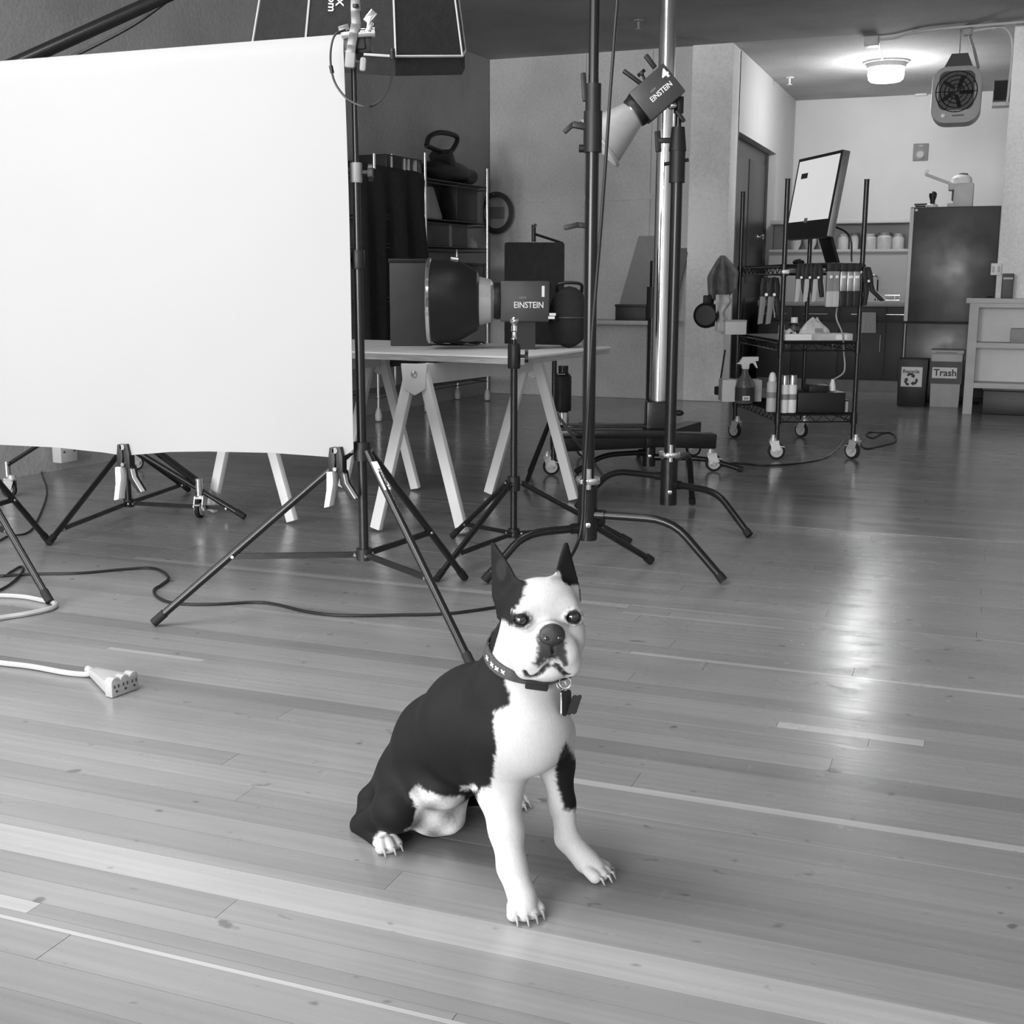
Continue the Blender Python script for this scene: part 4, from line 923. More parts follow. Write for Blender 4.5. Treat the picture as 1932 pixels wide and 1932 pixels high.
# ------------------------------------------------------------------ C-stands
def cstand(label, c, feet, zb, zring, top, r0, r1, zjoint=None, group='C-stands'):
    c = V(c); t = thing('c_stand', label, 'light stand', (c[0], c[1], 0), group)
    zj = zjoint or (top*.6)
    MB().cyl(c+VZ*(zb-.09), c+VZ*zj, r0, n=16).build('lower_pole', BLK, t); MB().cyl(c+VZ*zj, c+VZ*top, r1, n=16).build('upper_pole', BLK, t)
    MB().cyl(c+VZ*(zb-.1), c+VZ*(zring-.02), r0+.014, n=16).build('base_sleeve', BLK, t)
    MB().lathe([(r0+.022, -.012), (r0+.024, -.006), (r0+.024, .006), (r0+.022, .012)], c+VZ*zring).build('chrome_ring', CHR, t)
    q = MB(); q.cyl(c+VZ*(zring-.03)-SF*(r0+.012), c+VZ*(zring+.05)-SF*(r0+.012), .011); q.build('latch', CHR, t)
    MB().lathe([(.012, 0), (.01, .01), (.003, .012)], c+VZ*(zb-.035)-SF*(r0+.014), -SF).build('bolt', CHR, t)
    for i, (f, hz_, knee) in enumerate(feet):
        f = V(f); b_ = V((c[0], c[1], hz_)); d = nrm(V((f[0]-c[0], f[1]-c[1], 0))); Lh = np.linalg.norm((f-b_)[:2])
        k = b_+d*Lh*knee; k2 = f+VZ*.015
        ka_, kc_ = k-d*.10, k+(k2-k)*.28
        pth = [b_+d*r0, ka_]+[ka_*(1-q)**2+2*k*q*(1-q)+kc_*q*q for q in (.2, .4, .6, .8)]+[kc_, k2] if knee > 0 else [b_, (b_+k2)/2, k2]
        lg = MB().tube(pth, .0155 if knee > 0 else .013, 10).build('leg', BLK, t)
        MB().cyl(k2+nrm(k-k2)*.03 if knee > 0 else k2+nrm(b_-k2)*.03, k2-VZ*.002, .018).build('rubber_foot', RUB, lg)
        MB().cyl(b_, b_+d*.07, .021).build('leg_socket', BLK, lg)
    return t
CC = V(gz(1107, 1080)); CC[2] = 0
zr_, zb_ = at(1107, 906, CC)[2], at(1107, 970, CC)[2]
zj_ = at(1112, 285, CC)[2]
c1 = cstand('nearest tall black C-stand with bent base legs, right of the slim stand', CC, [(gz(1365, 1102), zb_, .62), (gz(914, 1102), at(1100, 995, CC)[2], .62), (gz(1229, 1064), at(1120, 985, CC)[2], 0)], zb_, zr_, 2.95, .024, .0185, zj_)
q = MB(); q.cyl(CC+VZ*zj_, CC+VZ*at(1112, 158, CC)[2], .0285, n=16); q.cyl(CC+VZ*(zj_-.005), CC+VZ*(zj_+.14), .034, n=16); q.build('clutch_housing', BLKP, c1)
jz = at(1080, 240, CC)[2]; q = MB(); q.bar(CC+VZ*jz-SR*.02, CC+VZ*(jz+.01)-SR*.075, .035, .022, VZ); q.bar(CC+VZ*(jz+.012)-SR*.07, CC+VZ*(jz-.018)-SR*.105, .02, .018, VZ); q.build('t_handle', BLKP, c1, bevel=.004)
q = MB(); q.bar(CC+VZ*(jz+.0)+VZ*.09-SR*.03, CC+VZ*(jz+.19)-SR*.038, .018, .02, SF); q.build('latch_lever', BLKP, c1, bevel=.005)
MB().cyl(CC+VZ*(jz-.075)-SR*.02, CC+VZ*(jz-.075)-SR*.05, .014).build('knob', BLKP, c1)
t = thing('hanging_cable', 'long black cable hanging beside the nearest C-stand down to the floor', 'cable', at(1060, 1092, CC))
pp = [(1166, -60), (1160, 60), (1150, 200), (1141, 330), (1132, 450), (1123, 560), (1117, 640), (1112, 740), (1107, 830), (1101, 930), (1099, 980), (1090, 1025)]
P_ = [ad(a, b_, dep(CC)-.07) for a, b_ in pp]+[V(gz(1068, 1080))*V((1, 1, 0))+VZ*.03, V(gz(1050, 1098))*V((1, 1, 0))+VZ*.007, V(gz(1015, 1122))*V((1, 1, 0))+VZ*.007]
P_ = [CC+VZ*2.93-SR*.0-SF*.03, CC+VZ*2.90+SR*.06-SF*.06]+P_[0:]
MB().tube(spline(P_, 5), .0065, 7).build('cord', CORDB, t)
# second C-stand with a strobe
C2s = V(gz(1260, 985)); C2s[2] = 0
zr2, zb2 = at(1260, 857, C2s)[2], at(1260, 912, C2s)[2]
zt2 = at(1272, 205, C2s)[2]; zj2 = at(1268, 345, C2s)[2]
c2 = cstand('tall black C-stand carrying the strobe numbered 4', C2s, [(gz(1414, 1016), zb2, .6), (gz(1306, 955), at(1290, 872, C2s)[2], .8), (C2s+V((-.5, .15, 0)), zb2+.03, .62)], zb2, zr2, zt2-.02, .0265, .014, zj2)
q = MB(); q.cyl(C2s+VZ*zj2, C2s+VZ*at(1270, 265, C2s)[2], .036, n=16); q.cyl(C2s+VZ*at(1270, 285, C2s)[2], C2s+VZ*at(1270, 240, C2s)[2], .04, .03, n=16); q.build('clutch_housing', BLKP, c2)
z_ = at(1240, 265, C2s)[2]; q = MB(); q.bar(C2s+VZ*z_-SR*.02, C2s+VZ*z_-SR*.09, .03, .022, VZ); q.bar(C2s+VZ*(z_+.04)-SR*.092, C2s+VZ*(z_-.05)-SR*.085, .026, .02, SF); q.build('t_handle', BLKP, c2, bevel=.004)
z_ = at(1240, 310, C2s)[2]; MB().cyl(C2s+VZ*z_-SR*.06, C2s+VZ*(z_+.02)+SR*.05, .008).build('locking_pin', BLKP, c2)
# third C-stand further back
C3 = V(gz(1224, 885)); C3[2] = 0; C3 = V((C3[0], C3[1], 0))
zr3, zb3 = at(1222, 817, C3)[2], at(1222, 862, C3)[2]; zj3 = at(1228, 580, C3)[2]
c3 = cstand('short black C-stand standing left of the chrome column', C3, [(C3+V((.55, .1, 0)), zb3, .6), (C3+V((-.35, -.35, 0)), zb3+.03, .62), (C3+V((-.2, .5, 0)), zb3-.03, .6)], max(zb3, .12), zr3, at(1230, 492, C3)[2], .026, .02, zj3)
q = MB(); q.cyl(C3+VZ*(zj3-.06), C3+VZ*(zj3+.12), .036, n=16); q.build('clutch_housing', BLKP, c3)
z_ = at(1240, 573, C3)[2]; q = MB(); q.bar(C3+VZ*z_, C3+VZ*z_+SR*.1, .02, .02, VZ); q.build('t_handle', BLKP, c3, bevel=.004)
# ------------------------------------------------------------------ studio column stand on a wheeled base
CK = V((-1.77, 7.02, 0))
t = thing('studio_column_stand', 'thick chrome column on a dark wheeled base behind the C-stands', 'studio stand', CK)
zc0 = at(1236, 762, CK)[2]
MB().cyl(CK+VZ*zc0, CK+VZ*3.19, .047, n=28).build('column', CHR, t)
MB().box(CK+VZ*(zc0/2+.09), (.15, .15, zc0-.14), (SR, SF, VZ)).build('base_block', BLK, t, bevel=.008)
k3, k4 = V(gz(1040, 896)), V(gz(1346, 889)); k3[2] = k4[2] = 0
for p in (k3, k4, CK+V((-.6, .45, 0)), CK+V((.05, .75, 0))):
    p = V(p); p[2] = 0; MB().bar(CK+VZ*.20, p+VZ*.185, .1, .09, VZ).build('base_leg', BLK, t, bevel=.01)
    d = nrm(p-CK); caster(p, t, .05, .4, .14)
MB().box(CK+VZ*.25-SR*.28, (.66, .35, .05), (SR, SF, VZ)).build('base_plate', BLK, t, bevel=.01)
za_ = at(1140, 808, CK)[2]; pa = CK+VZ*za_
MB().bar(pa, ad(1052, 810, dep(CK)), .06, .055, VZ).build('counter_arm', BLK, t, bevel=.006)
pv = ad(1063, 800, dep(CK)); pv2 = ad(1063, 690, dep(CK))
MB().cyl(pv, pv2, .03).build('upright', BLK, t); MB().lathe([(.05, 0), (.052, .01), (.052, .2), (.04, .22)], ad(1061, 775, dep(CK))).build('upright_sleeve', BLKP, t)
MB().cyl(pv+VZ*.0-SF*.0, pv+VZ*.07, .034).build('ring', CHR, t)
MB().bar(ad(1052, 706, dep(CK)-.06), ad(1066, 706, dep(CK)-.06), .012, .004, VZ).build('sticker', LABEL, t)
z_ = at(1085, 428, CK)[2]
q = MB(); q.bar(ad(1108, 426, dep(CC)), ad(1085, 424, dep(CC)), .02, .02, VZ); q.bar(ad(1092, 424, dep(CC)), ad(1064, 430, dep(CC)), .026, .018, VZ); q.build('side_handle', BLKP, c1, bevel=.005)
q = MB(); q.bar(CK+VZ*at(1280, 780, CK)[2]+SR*.03, ad(1284, 778, dep(CK)), .018, .018, VZ); q.ell(ad(1281, 779, dep(CK)), (.03, .03, .018)); q.build('brake_lever', BLKP, t)
# ------------------------------------------------------------------ strobes
ES = mat('strobe_black_case', 0.04, 0.4, 0, 0.15, 20); REFL = mat('spun_metal_reflector', 0.55, 0.4, 0.35, 0.05, 40)
def strobe(label, o, fx_, up, L, Hs, num, refl_len, r0, r1, txt_off=(.0, .0), group='numbered strobe heads'):
    """o = body centre, fx_ = reading direction along the side panel (tail direction), up = panel up"""
    fx_, up = nrm(fx_), nrm(up); nn = np.cross(fx_, up); Wd = Hs*.9
    t = thing('strobe_light', label, 'strobe', o, group)
    MB().box(V(o), (L, Hs, Wd), (fx_, up, nn)).build('case', ES, t, bevel=.008)
    fr_ = V(o)-fx_*L/2
    MB().lathe([(Hs*.44, 0), (Hs*.46, .012), (Hs*.44, .03)], fr_, -fx_).build('mount_ring', BLKP, t)
    MB().lathe([(Hs*.40, .026), (Hs*.42, .03), (Hs*.40, .036)], fr_, -fx_).build('silver_ring', ALU, t)
    if refl_len:
        rf = MB().lathe([(r0, .03), (r0*1.12, .04), (r1*.97, .03+refl_len*.93), (r1*1.07, .03+refl_len*.95), (r1*1.07, .03+refl_len), (r1, .03+refl_len), (r1*.92, .03+refl_len*.95), (r0*.9, .045)], fr_, -fx_, 32, closed=True).build('reflector', REFL, t)
        MB().lathe([(.028, .03), (.03, .07), (.02, .09), (.002, .095)], fr_, -fx_).build('flash_tube', JG, t)
    po = V(o)+nn*(Wd/2+.0006)
    text('lettering', 'EINSTEIN', po-fx_*L*.23+up*(txt_off[0]), fx_, up, Hs*.21, LABEL, t, .001, .86, .012)
    text('lettering', 'NEW', po-fx_*L*.12+up*(txt_off[0]+Hs*.22), fx_, up, Hs*.08, MGR, t, .001)
    text('number', num, po+fx_*L*.28+up*Hs*.12, fx_, up, Hs*.36, LABEL, t, .001, 1.2, .03)
    return t, nn
Y4 = dep(C2s)
o4 = ad(1237, 178, Y4-.02); a_ = ad(1262, 150, Y4-.02)-ad(1205, 200, Y4-.02)
dirx = nrm(a_); upv_ = nrm(np.cross(-SF, dirx)); upv_ = upv_ if upv_ @ VZ > 0 else -upv_
s4, n4 = strobe('strobe head numbered 4 tilted down on the tall C-stand', o4, dirx, upv_, .195, .155, '4', .2, .058, .122, (-.02, 0))
MB().bar(o4-dirx*.02+upv_*.075, o4-dirx*.045+upv_*.17, .016, .03, SF).build('tilt_handle', BLKP, s4, bevel=.004)
MB().bar(ad(1236, 128, Y4), ad(1218, 104, Y4), .02, .026, SF).build('carry_handle', BLKP, s4, bevel=.004)
q = MB(); kq = ad(1212, 140, Y4); q.cyl(ad(1216, 150, Y4), kq, .006); q.lathe([(.02, 0), (.02, .014)], kq, upv_); q.build('umbrella_knob', BLKP, s4)
yk = thing('strobe_bracket', 'tilt bracket with silver knob between strobe 4 and its stand', 'bracket', C2s+VZ*(zt2-.02))
MB().cyl(C2s+VZ*(zt2-.02), C2s+VZ*(zt2+.05), .022).build('socket', BLKP, yk); q = MB(); q.bar(C2s+VZ*(zt2+.03), ad(1260, 196, Y4), .04, .04, SF); q.build('yoke', BLKP, yk, bevel=.006)
MB().ell(ad(1268, 199, Y4-.05), (.02, .02, .018)).build('silver_knob', CHR, yk); MB().bar(ad(1276, 208, Y4-.02), ad(1291, 230, Y4-.02), .018, .018, SF).build('lock_lever', BLKP, yk, bevel=.005)
# strobe 1 with its deep dark reflector on the table
Y1 = dep((-2.2, 5.45)); K = Y1/F_PX*1.0
o1 = ad(990, 568, Y1)
s1, n1 = strobe('strobe head numbered 1 lying sideways on the table with a big dark reflector', o1, SR, VZ, .23, .19, '1', 0, .05, .1, (-.03, 0))
fr1 = o1-SR*.115
rp = ad(0, 560, Y1)
MB().lathe([(.075, .03), (.10, .045), (.112, .09), (.118, .12)], fr1, -SR, 32, closed=True).build('cone', REFL, s1)
MB().lathe([(.115, .10), (.14, .11), (.185, .19), (.193, .24), (.193, .33), (.18, .33), (.18, .2), (.11, .12)], fr1, -SR, 36, closed=True).build('deep_reflector', BLKP, s1)
MB().lathe([(.193, .325), (.2, .33), (.2, .342), (.193, .347), (.183, .342), (.183, .33)], fr1, -SR, 40, closed=True).build('rim', CHR, s1)
MB().lathe([(.18, .335), (.002, .337)], fr1, -SR, 32).build('grid', BLKM, s1)
zb1 = o1[2]-.095
MB().box(V((o1[0], o1[1], (zb1+ZT)/2)), (.1, .1, zb1-ZT), (SR, SF, VZ)).build('support_foot', BLKP, s1)
q = MB(); q.bar(o1+SR*.12-VZ*.05, o1+SR*.15-VZ*.09-SF*.02, .03, .02); q.build('rear_knob', BLKP, s1)
for dx, dz in ((.125, -.075), (.13, -.06)): MB().box(o1+SR*dx-SF*.088+VZ*dz, (.03, .01, .012), (SR, SF, VZ)).build('button', LABEL, s1)
MB().cyl(fr1-SR*.2+VZ*.19, fr1-SR*.235+VZ*.195, .012).build('clip', CHR, s1)
# other things on and behind the table
def on_table(px, py, Y): p = ad(px, py, Y); p[2] = ZT; return p
Y2 = dep((-2.55, 5.6)); a = ad(735, 492, Y2); b_ = ad(812, 620, Y2)
t = thing('fabric_panel', 'dark grey square fabric panel standing on the table left of strobe 1', 'panel', on_table(773, 640, Y2))
c_ = (a+b_)/2; MB().box(V((c_[0], c_[1], (a[2]+ZT)/2)), (abs((b_-a) @ SR), .05, a[2]-ZT), (SR, SF, VZ)).build('panel', DGR, t, bevel=.006)
MB().box(V((c_[0], c_[1], a[2]+.0)), (abs((b_-a) @ SR)+.01, .06, .02), (SR, SF, VZ)).build('edge_trim', BLKP, t, bevel=.004)
Y3 = dep((-2.1, 5.62)); c_ = on_table(1073, 640, Y3); hb = ad(1072, 540, Y3)[2]-ZT
t = thing('equipment_bag', 'black rounded equipment bag on the right end of the table', 'bag', c_)
MB().ell(c_+VZ*hb*.5, (.105, .12, hb*.5), (SR, SF, VZ)).build('bag_body', BLKM, t); q = MB(); q.tube(spline([c_+SR*-.06+VZ*hb*.9, c_+SR*-.05+VZ*hb*1.04-SF*.03, c_+SR*.05+VZ*hb*1.04-SF*.03, c_+SR*.06+VZ*hb*.9], 6), .008, 6); q.build('carry_strap', BLKP, t)
MB().tube([c_+V(SR*.106*math.cos(a)+VZ*0+SF*-.0)*1.0+VZ*(hb*.5+hb*.5*.0)+SF*-.121*math.sin(a)*1.0 for a in np.linspace(0.1, math.pi-.1, 14)], .004, 5).build('zip', DGR, t)
t = thing('dark_cloth', 'dark cloth lying flat over the back edge of the table top', 'cloth', on_table(790, 650, Y2))
def clo(u, v):
    p = T0+tx*(.62+.30*u)+tyv*(.80-.18*v*(1-abs(u-.5)*.9)); return p+VZ*(.006+.012*abs(math.sin(u*9+v*4)))
MB().grid(clo, 16, 8, .004).build('cloth', BLKM, t)
Yc = dep((-2.35, 6.45)); a = ad(952, 458, Yc); b_ = ad(1064, 462, Yc); w_ = abs((b_-a) @ SR); c_ = (a+b_)/2
zlo = ad(1007, 650, Yc)[2]
t = thing('boxed_light', 'black square light box on a slim stand behind the table', 'light box', (c_[0]+.03, c_[1], 0))
MB().box(V((c_[0], c_[1], (a[2]+zlo)/2)), (w_, .2, a[2]-zlo), (SR, SF, VZ)).build('box_body', BLKM, t, bevel=.015)
q = MB(); h0 = ad(1007, 456, Yc); h1 = ad(1007, 424, Yc); q.cyl(h0, h1, .012); q.bar(h1-SR*.0, h1+SR*.012-VZ*.01, .03, .02); q.build('top_handle', BLK, t)
MB().tube(spline([ad(1010, 442, Yc), ad(1035, 450, Yc), ad(1062, 459, Yc)], 5), .008, 6).build('strap', BLKP, t)
MB().box(V((c_[0], c_[1], a[2]*.78))-SF*.102+SR*.0, (.006, .006, .14), (SR, SF, VZ)).build('zip_pull', CHR, t)
pb_ = ad(1046, 690, Yc); pb_ = V((pb_[0], pb_[1], 0)); MB().cyl(pb_+VZ*.12, pb_+VZ*(zlo+.01), .014).build('pole', BLK, t)
for a_ in (.3, 2.4, 4.5): MB().bar(pb_+VZ*.4, pb_+V((.3*math.cos(a_), .3*math.sin(a_), .01)), .018, .018).build('leg', BLK, t)
# ------------------------------------------------------------------ wire rack along the left wall
def front_t(px, off):
    lo_, hi_ = .1, 4.0
    for _ in range(50):
        mid = (lo_+hi_)/2; p = wl(mid, 1.5)+ee*off
        if pr_px(p) > px: lo_ = mid
        else: hi_ = mid
    return (lo_+hi_)/2
def pr_px(p): q = V(p)-CAMP; return 966+F_PX*(q @ RGT)/(q @ FWD)
OF, OB = .36, .04
t1, t2, t3 = front_t(708, OF), front_t(803, OF), front_t(919, OF)
rk = thing('wire_rack', 'chrome wire storage rack along the dark left wall', 'rack', wl(t2, 0)+ee*.2)
tops = {t1: 290, t2: 288, t3: 318}
for t_ in (t1, t2, t3):
    pf = wl(t_, 0)+ee*OF; pb_ = wl(t_, 0)+ee*OB; zt_ = at(800, tops[t_], pf)[2]
    for p in (pf, pb_):
        MB().cyl(p+VZ*.11, p+VZ*zt_, .0125, n=10).build('post', CHR, rk)
        MB().lathe([(.004, .0), (.025, .01), (.03, .05), (.02, .09), (.012, .11)], p).build('wheel_foot', LGR, rk)
zlev = [.22, at(810, 560, wl(t2, 0)+ee*OF)[2], at(918, 470, wl(t3, 0)+ee*OF)[2], at(803, 412, wl(t2, 0)+ee*OF)[2], at(803, 336, wl(t2, 0)+ee*OF)[2]]
for z in zlev:
    q = MB()
    for zz_ in (z, z-.03):
        for off in (OF, OB): q.cyl(wl(t3-.02, zz_)+ee*off, wl(t1+.02, zz_)+ee*off, .005, n=6)
        for t_ in (t1, t3): q.cyl(wl(t_, zz_)+ee*OF, wl(t_, zz_)+ee*OB, .005, n=6)
    for t_ in np.arange(t3, t1, .05): q.cyl(wl(t_, z+.004)+ee*OF, wl(t_, z+.004)+ee*OB, .0025, n=4, caps=False)
    s_ = q.build('shelf', DGR, rk)
def rack_item(px0, px1, pyt, lev, off=OF-.02, dp=.28):
    ta_, tb_ = front_t(px0, off), front_t(px1, off); z0 = zlev[lev]+.008; zt_ = at((px0+px1)/2, pyt, wl((ta_+tb_)/2, 0)+ee*off)[2]
    c = (wl(ta_, 0)+wl(tb_, 0))/2+ee*(off-dp/2); return c+VZ*z0, abs(ta_-tb_), dp, zt_-z0
c, L_, D_, H_ = rack_item(732, 798, 296, 4)
t = thing('equipment_case', 'dark case with bright clasps on top of the wire rack', 'case', c)
MB().box(c+VZ*H_/2, (L_, D_, H_), (WLD, ee, VZ)).build('case_body', BLKP, t, bevel=.01)
for k in (-.38, -.02, .1, .3): MB().box(c+VZ*H_*.55+WLD*-L_*k+ee*(D_/2+.003), (.02, .006, H_*.7), (WLD, ee, VZ)).build('clasp', CHR, t)
c, L_, D_, H_ = rack_item(822, 914, 308, 4)
t = thing('vacuum_cleaner', 'dark handheld vacuum with a loop handle on top of the wire rack', 'vacuum', c)
MB().ell(c+VZ*.1, (L_*.48, .11, .1), (WLD, ee, VZ)).build('vacuum_body', BLKP, t); MB().cyl(c+VZ*.08-WLD*L_*.3, c+VZ*.09-WLD*L_*.52, .075, .065).build('motor_end', BLKP, t)
MB().bar(c+VZ*.12+WLD*.02, c+VZ*.26+WLD*.12, .1, .2, ee).build('neck', BLKP, t, bevel=.02)
hc_ = c+VZ*.34+WLD*.1; q = MB(); q.tube(spline([hc_+WLD*.26-VZ*.05, hc_+WLD*.2+VZ*.03, hc_+VZ*.085, hc_-WLD*.30+VZ*.075, hc_-WLD*.18-VZ*.06, hc_+WLD*.0-VZ*.075, hc_+WLD*.26-VZ*.05], 6), .022, 8); q.build('loop_handle', BLKP, t)
c, L_, D_, H_ = rack_item(806, 862, 352, 3)
t = thing('lamp_shade', 'grey sloping reflector shade on the middle rack shelf', 'shade', c)
MB().lathe([(.12, 0), (.125, .02), (.05, H_), (.045, H_), (.1, .03)], c, n=20, closed=True).build('shade', MGR, t); MB().cyl(c+VZ*H_*.9, c+VZ*(H_+.04), .03).build('socket', BLKP, t)
c, L_, D_, H_ = rack_item(816, 882, 424, 2)
t = thing('cardboard_box', 'dark grey cardboard box on the rack shelf under the shade', 'box', c)
MB().box(c+VZ*H_/2, (L_, D_, H_), (WLD, ee, VZ)).build('box_body', DGR, t, bevel=.003); MB().box(c+VZ*H_*.5, (.05, D_+.004, H_+.004), (WLD, ee, VZ)).build('tape', MGR, t)
c, L_, D_, H_ = rack_item(892, 917, 446, 2)
t = thing('white_bowl', 'white upturned bowl at the right end of the rack shelf', 'bowl', c)
MB().lathe([(.11, 0), (.1, .05), (.05, H_*.9), (.01, H_)], c).build('bowl_body', LGR, t); MB().lathe([(.02, H_*.97), (.025, H_+.01)], c).build('bowl_foot', LGR, t)
c, L_, D_, H_ = rack_item(840, 905, 352, 3, OF-.04)
t = thing('storage_bin', 'black storage bin on the middle rack shelf right of the shade', 'bin', c-WLD*.1)
c = c-WLD*.12; MB().box(c+VZ*H_/2, (L_*.6, D_*.9, H_), (WLD, ee, VZ)).build('bin_body', BLKP, t, bevel=.01); MB().box(c+VZ*H_+VZ*.01, (L_*.62, D_*.95, .02), (WLD, ee, VZ)).build('lid', BLKP, t, bevel=.005)
c, L_, D_, H_ = rack_item(860, 915, 500, 1)
t = thing('tool_box', 'black tool box on the lower rack shelf right of the reflector', 'box', c)
MB().box(c+VZ*H_/2, (L_, D_, H_), (WLD, ee, VZ)).build('box_body', BLKP, t, bevel=.008); MB().box(c+VZ*(H_+.01), (L_*1.02, D_*1.02, .02), (WLD, ee, VZ)).build('lid', BLKP, t, bevel=.004)
# black drape over the near half of the rack
dt0, dt1 = front_t(676, OF+.05), front_t(806, OF+.05); zd = zlev[4]+.03
def drape(u, v):
    t_ = dt0+(dt1-dt0)*u+(.0 if u < .5 else -(u-.5)*v*v*.9); off = OF+.03+.035*math.sin(u*23)*min(1, v*3)+.02*math.sin(u*9+1)*v
    if v < .08: return wl(t_, zd+.012)+ee*(OB+(off-OB)*(v/.08))
    return wl(t_, zd-(zd-.42)*((v-.08)/.92)-.02*math.sin(u*7))+ee*off
tag(MB().grid(drape, 60, 30, .004).build('black_drape', BLKM, loc=wl((dt0+dt1)/2, .42)+ee*OF), 'black cloth drape hanging over the left part of the wire rack', 'drape')
# ------------------------------------------------------------------ black wire cart
FLp, FRp, BLp = V(gz(1464, 867)), V(gz(1607, 866)), V(gz(1352, 826))
for p in (FLp, FRp, BLp): p[2] = 0
eu = nrm(FRp-FLp); ev = nrm((BLp-FLp)-eu*((BLp-FLp) @ eu)); Wc = np.linalg.norm(FRp-FLp); Dc = float((BLp-FLp) @ ev)
P00, P10, P01, P11 = FLp, FRp, FLp+ev*Dc, FLp+ev*Dc+eu*Wc
ct = thing('wire_cart', 'black wire shelf cart on chrome casters in front of the kitchen', 'cart', (P00+P11)/2)
ztp = at(1484, 339, FLp)[2]
zs_ = [at(1468, 783, FLp)[2], at(1472, 648, FLp)[2], at(1477, 503, FLp)[2]]
for i, p in enumerate((P00, P10, P01, P11)):
    MB().cyl(p+VZ*.13, p+VZ*ztp, .0155, n=12).build('post', BLK, ct)
    MB().cyl(p+VZ*ztp, p+VZ*(ztp+.006), .0175, n=12).build('post_cap', BLKP, ct)
    caster(p, ct, .055, 2.6 if i else .3, .16)
for z in zs_:
    q = MB()
    for a, b_ in ((P00, P10), (P10, P11), (P11, P01), (P01, P00)):
        for dz in (0, -.045): q.cyl(a+VZ*(z+dz), b_+VZ*(z+dz), .0048, n=6)
        L_ = np.linalg.norm(b_-a); n_ = int(L_/.05); n_ += n_ % 2
        q.tube([a+(b_-a)*(k/n_)+VZ*(z-(.045 if k % 2 else 0)) for k in range(n_+1)], .003, 4, False)
    n_ = int(Dc/.028)
    for k in range(1, n_): q.cyl(P00+ev*Dc*k/n_+VZ*(z+.004), P10+ev*Dc*k/n_+VZ*(z+.004), .0028, n=4, caps=False)
    for k in (1, 2, 3): q.cyl(P00+eu*Wc*k/4+VZ*z, P01+eu*Wc*k/4+VZ*z, .004, n=5)
    for p in (P00, P10, P01, P11): q.cyl(p+VZ*(z-.06), p+VZ*(z+.015), .022, n=10)
    q.build('shelf', BLK, ct)
# dark liner boards on the top and middle shelf
for z, nm in ((zs_[2], 'top'), (zs_[1], 'middle')):
    t = thing('shelf_liner', 'dark board lying on the %s shelf of the wire cart' % nm, 'board', (P00+P11)/2+VZ*(z+.008))
    MB().box((P00+P11)/2+VZ*(z+.012), (Wc-.05, Dc-.06, .007), (eu, ev, VZ)).build('board', BLKP, t)
def onc(u, v, lev): return P00+eu*Wc*u+ev*Dc*v+VZ*(zs_[lev]+(.016 if lev else .008))
# all-in-one computer, turned to the left and tilted back
Sc = bpy.data.materials.new('lit_screen'); Sc.use_nodes = True
def scr_nodes():
    nt = Sc.node_tree; P = nt.nodes['Principled BSDF']; P.inputs['Base Color'].default_value = (.02, .02, .02, 1); P.inputs['Roughness'].default_value = .2
    g = nt.nodes.new('ShaderNodeTexCoord'); n = nt.nodes.new('ShaderNodeTexNoise'); n.inputs['Scale'].default_value = 1.5; nt.links.new(g.outputs['Object'], n.inputs['Vector'])
    r = nt.nodes.new('ShaderNodeMapRange'); r.inputs[3].default_value = .6; r.inputs[4].default_value = .72; nt.links.new(n.outputs['Fac'], r.inputs[0])
    P.inputs['Emission Color'].default_value = (1, 1, 1, 1); nt.links.new(r.outputs[0], P.inputs['Emission Strength'])
scr_nodes()
Ym = dep((P00+P11)/2)
mh = .54; tl = math.radians(9); ya = math.radians(79)
hx_ = SR*math.cos(ya)-SF*math.sin(ya)           # left to right along the screen, right edge nearer
nh = np.cross(hx_, VZ); nh = nh if nh @ -SF > 0 else -nh   # horizontal facing direction
mu = nrm(VZ*math.cos(tl)-nh*math.sin(tl)*1.0); mn = np.cross(hx_, mu); mn = mn if mn @ nh > 0 else -mn
mc = ad(1540, 372, Ym-.05); mw = .66
t = thing('desktop_computer', 'tilted all-in-one computer with a bright screen on top of the wire cart', 'computer', mc-VZ*(mc[2]-zs_[2]-.016))
MB().box(mc-mn*.0, (mw, mh, .05), (hx_, mu, mn)).build('housing', ALU, t, bevel=.008)
MB().box(mc+mn*.0262, (mw-.004, mh-.004, .004), (hx_, mu, mn)).build('black_glass', BLKP, t)
sc_ = MB().box(mc+mn*.0285+mu*.045, (mw-.05, mh-.135, .002), (hx_, mu, mn)).build('screen', Sc, t)
MB().box(mc+mn*.0298-hx_*mw*.28+mu*mh*.27, (.1, .035, .001), (hx_, mu, mn)).build('window_icon', INK, sc_); MB().box(mc+mn*.0298-mu*(mh*.285)-hx_*.03, (.05, .03, .001), (hx_, mu, mn)).build('dock_icon', MGR, sc_)
ft = mc-VZ*(mc[2]-zs_[2]-.018)-nh*.04
q = MB(); q.bar(mc-mn*.04-mu*.10, ft-nh*.10+VZ*.01, .18, .02, nh); q.build('stand', BLKP, t, bevel=.004); MB().box(ft-nh*.04+VZ*.006, (.2, .19, .01), (hx_, nh, VZ)).build('foot', BLKP, t, bevel=.003)
q = MB(); q.tube(spline([mc-mn*.05-mu*.15, ft-nh*.2+VZ*.2, ft-nh*.22+VZ*.02+hx_*.03], 6), .006, 6); q.build('power_lead', CORDB, t)
p = onc(.3, .18, 2)
t = thing('computer_mouse', 'small dark mouse on the front of the top cart shelf under the screen', 'mouse', p); MB().ell(p+VZ*.014, (.035, .06, .02), (eu, ev, VZ)).build('shell', BLKP, t); MB().box(p+VZ*.034-ev*.02, (.006, .02, .004), (eu, ev, VZ)).build('scroll_wheel', DGR, t)
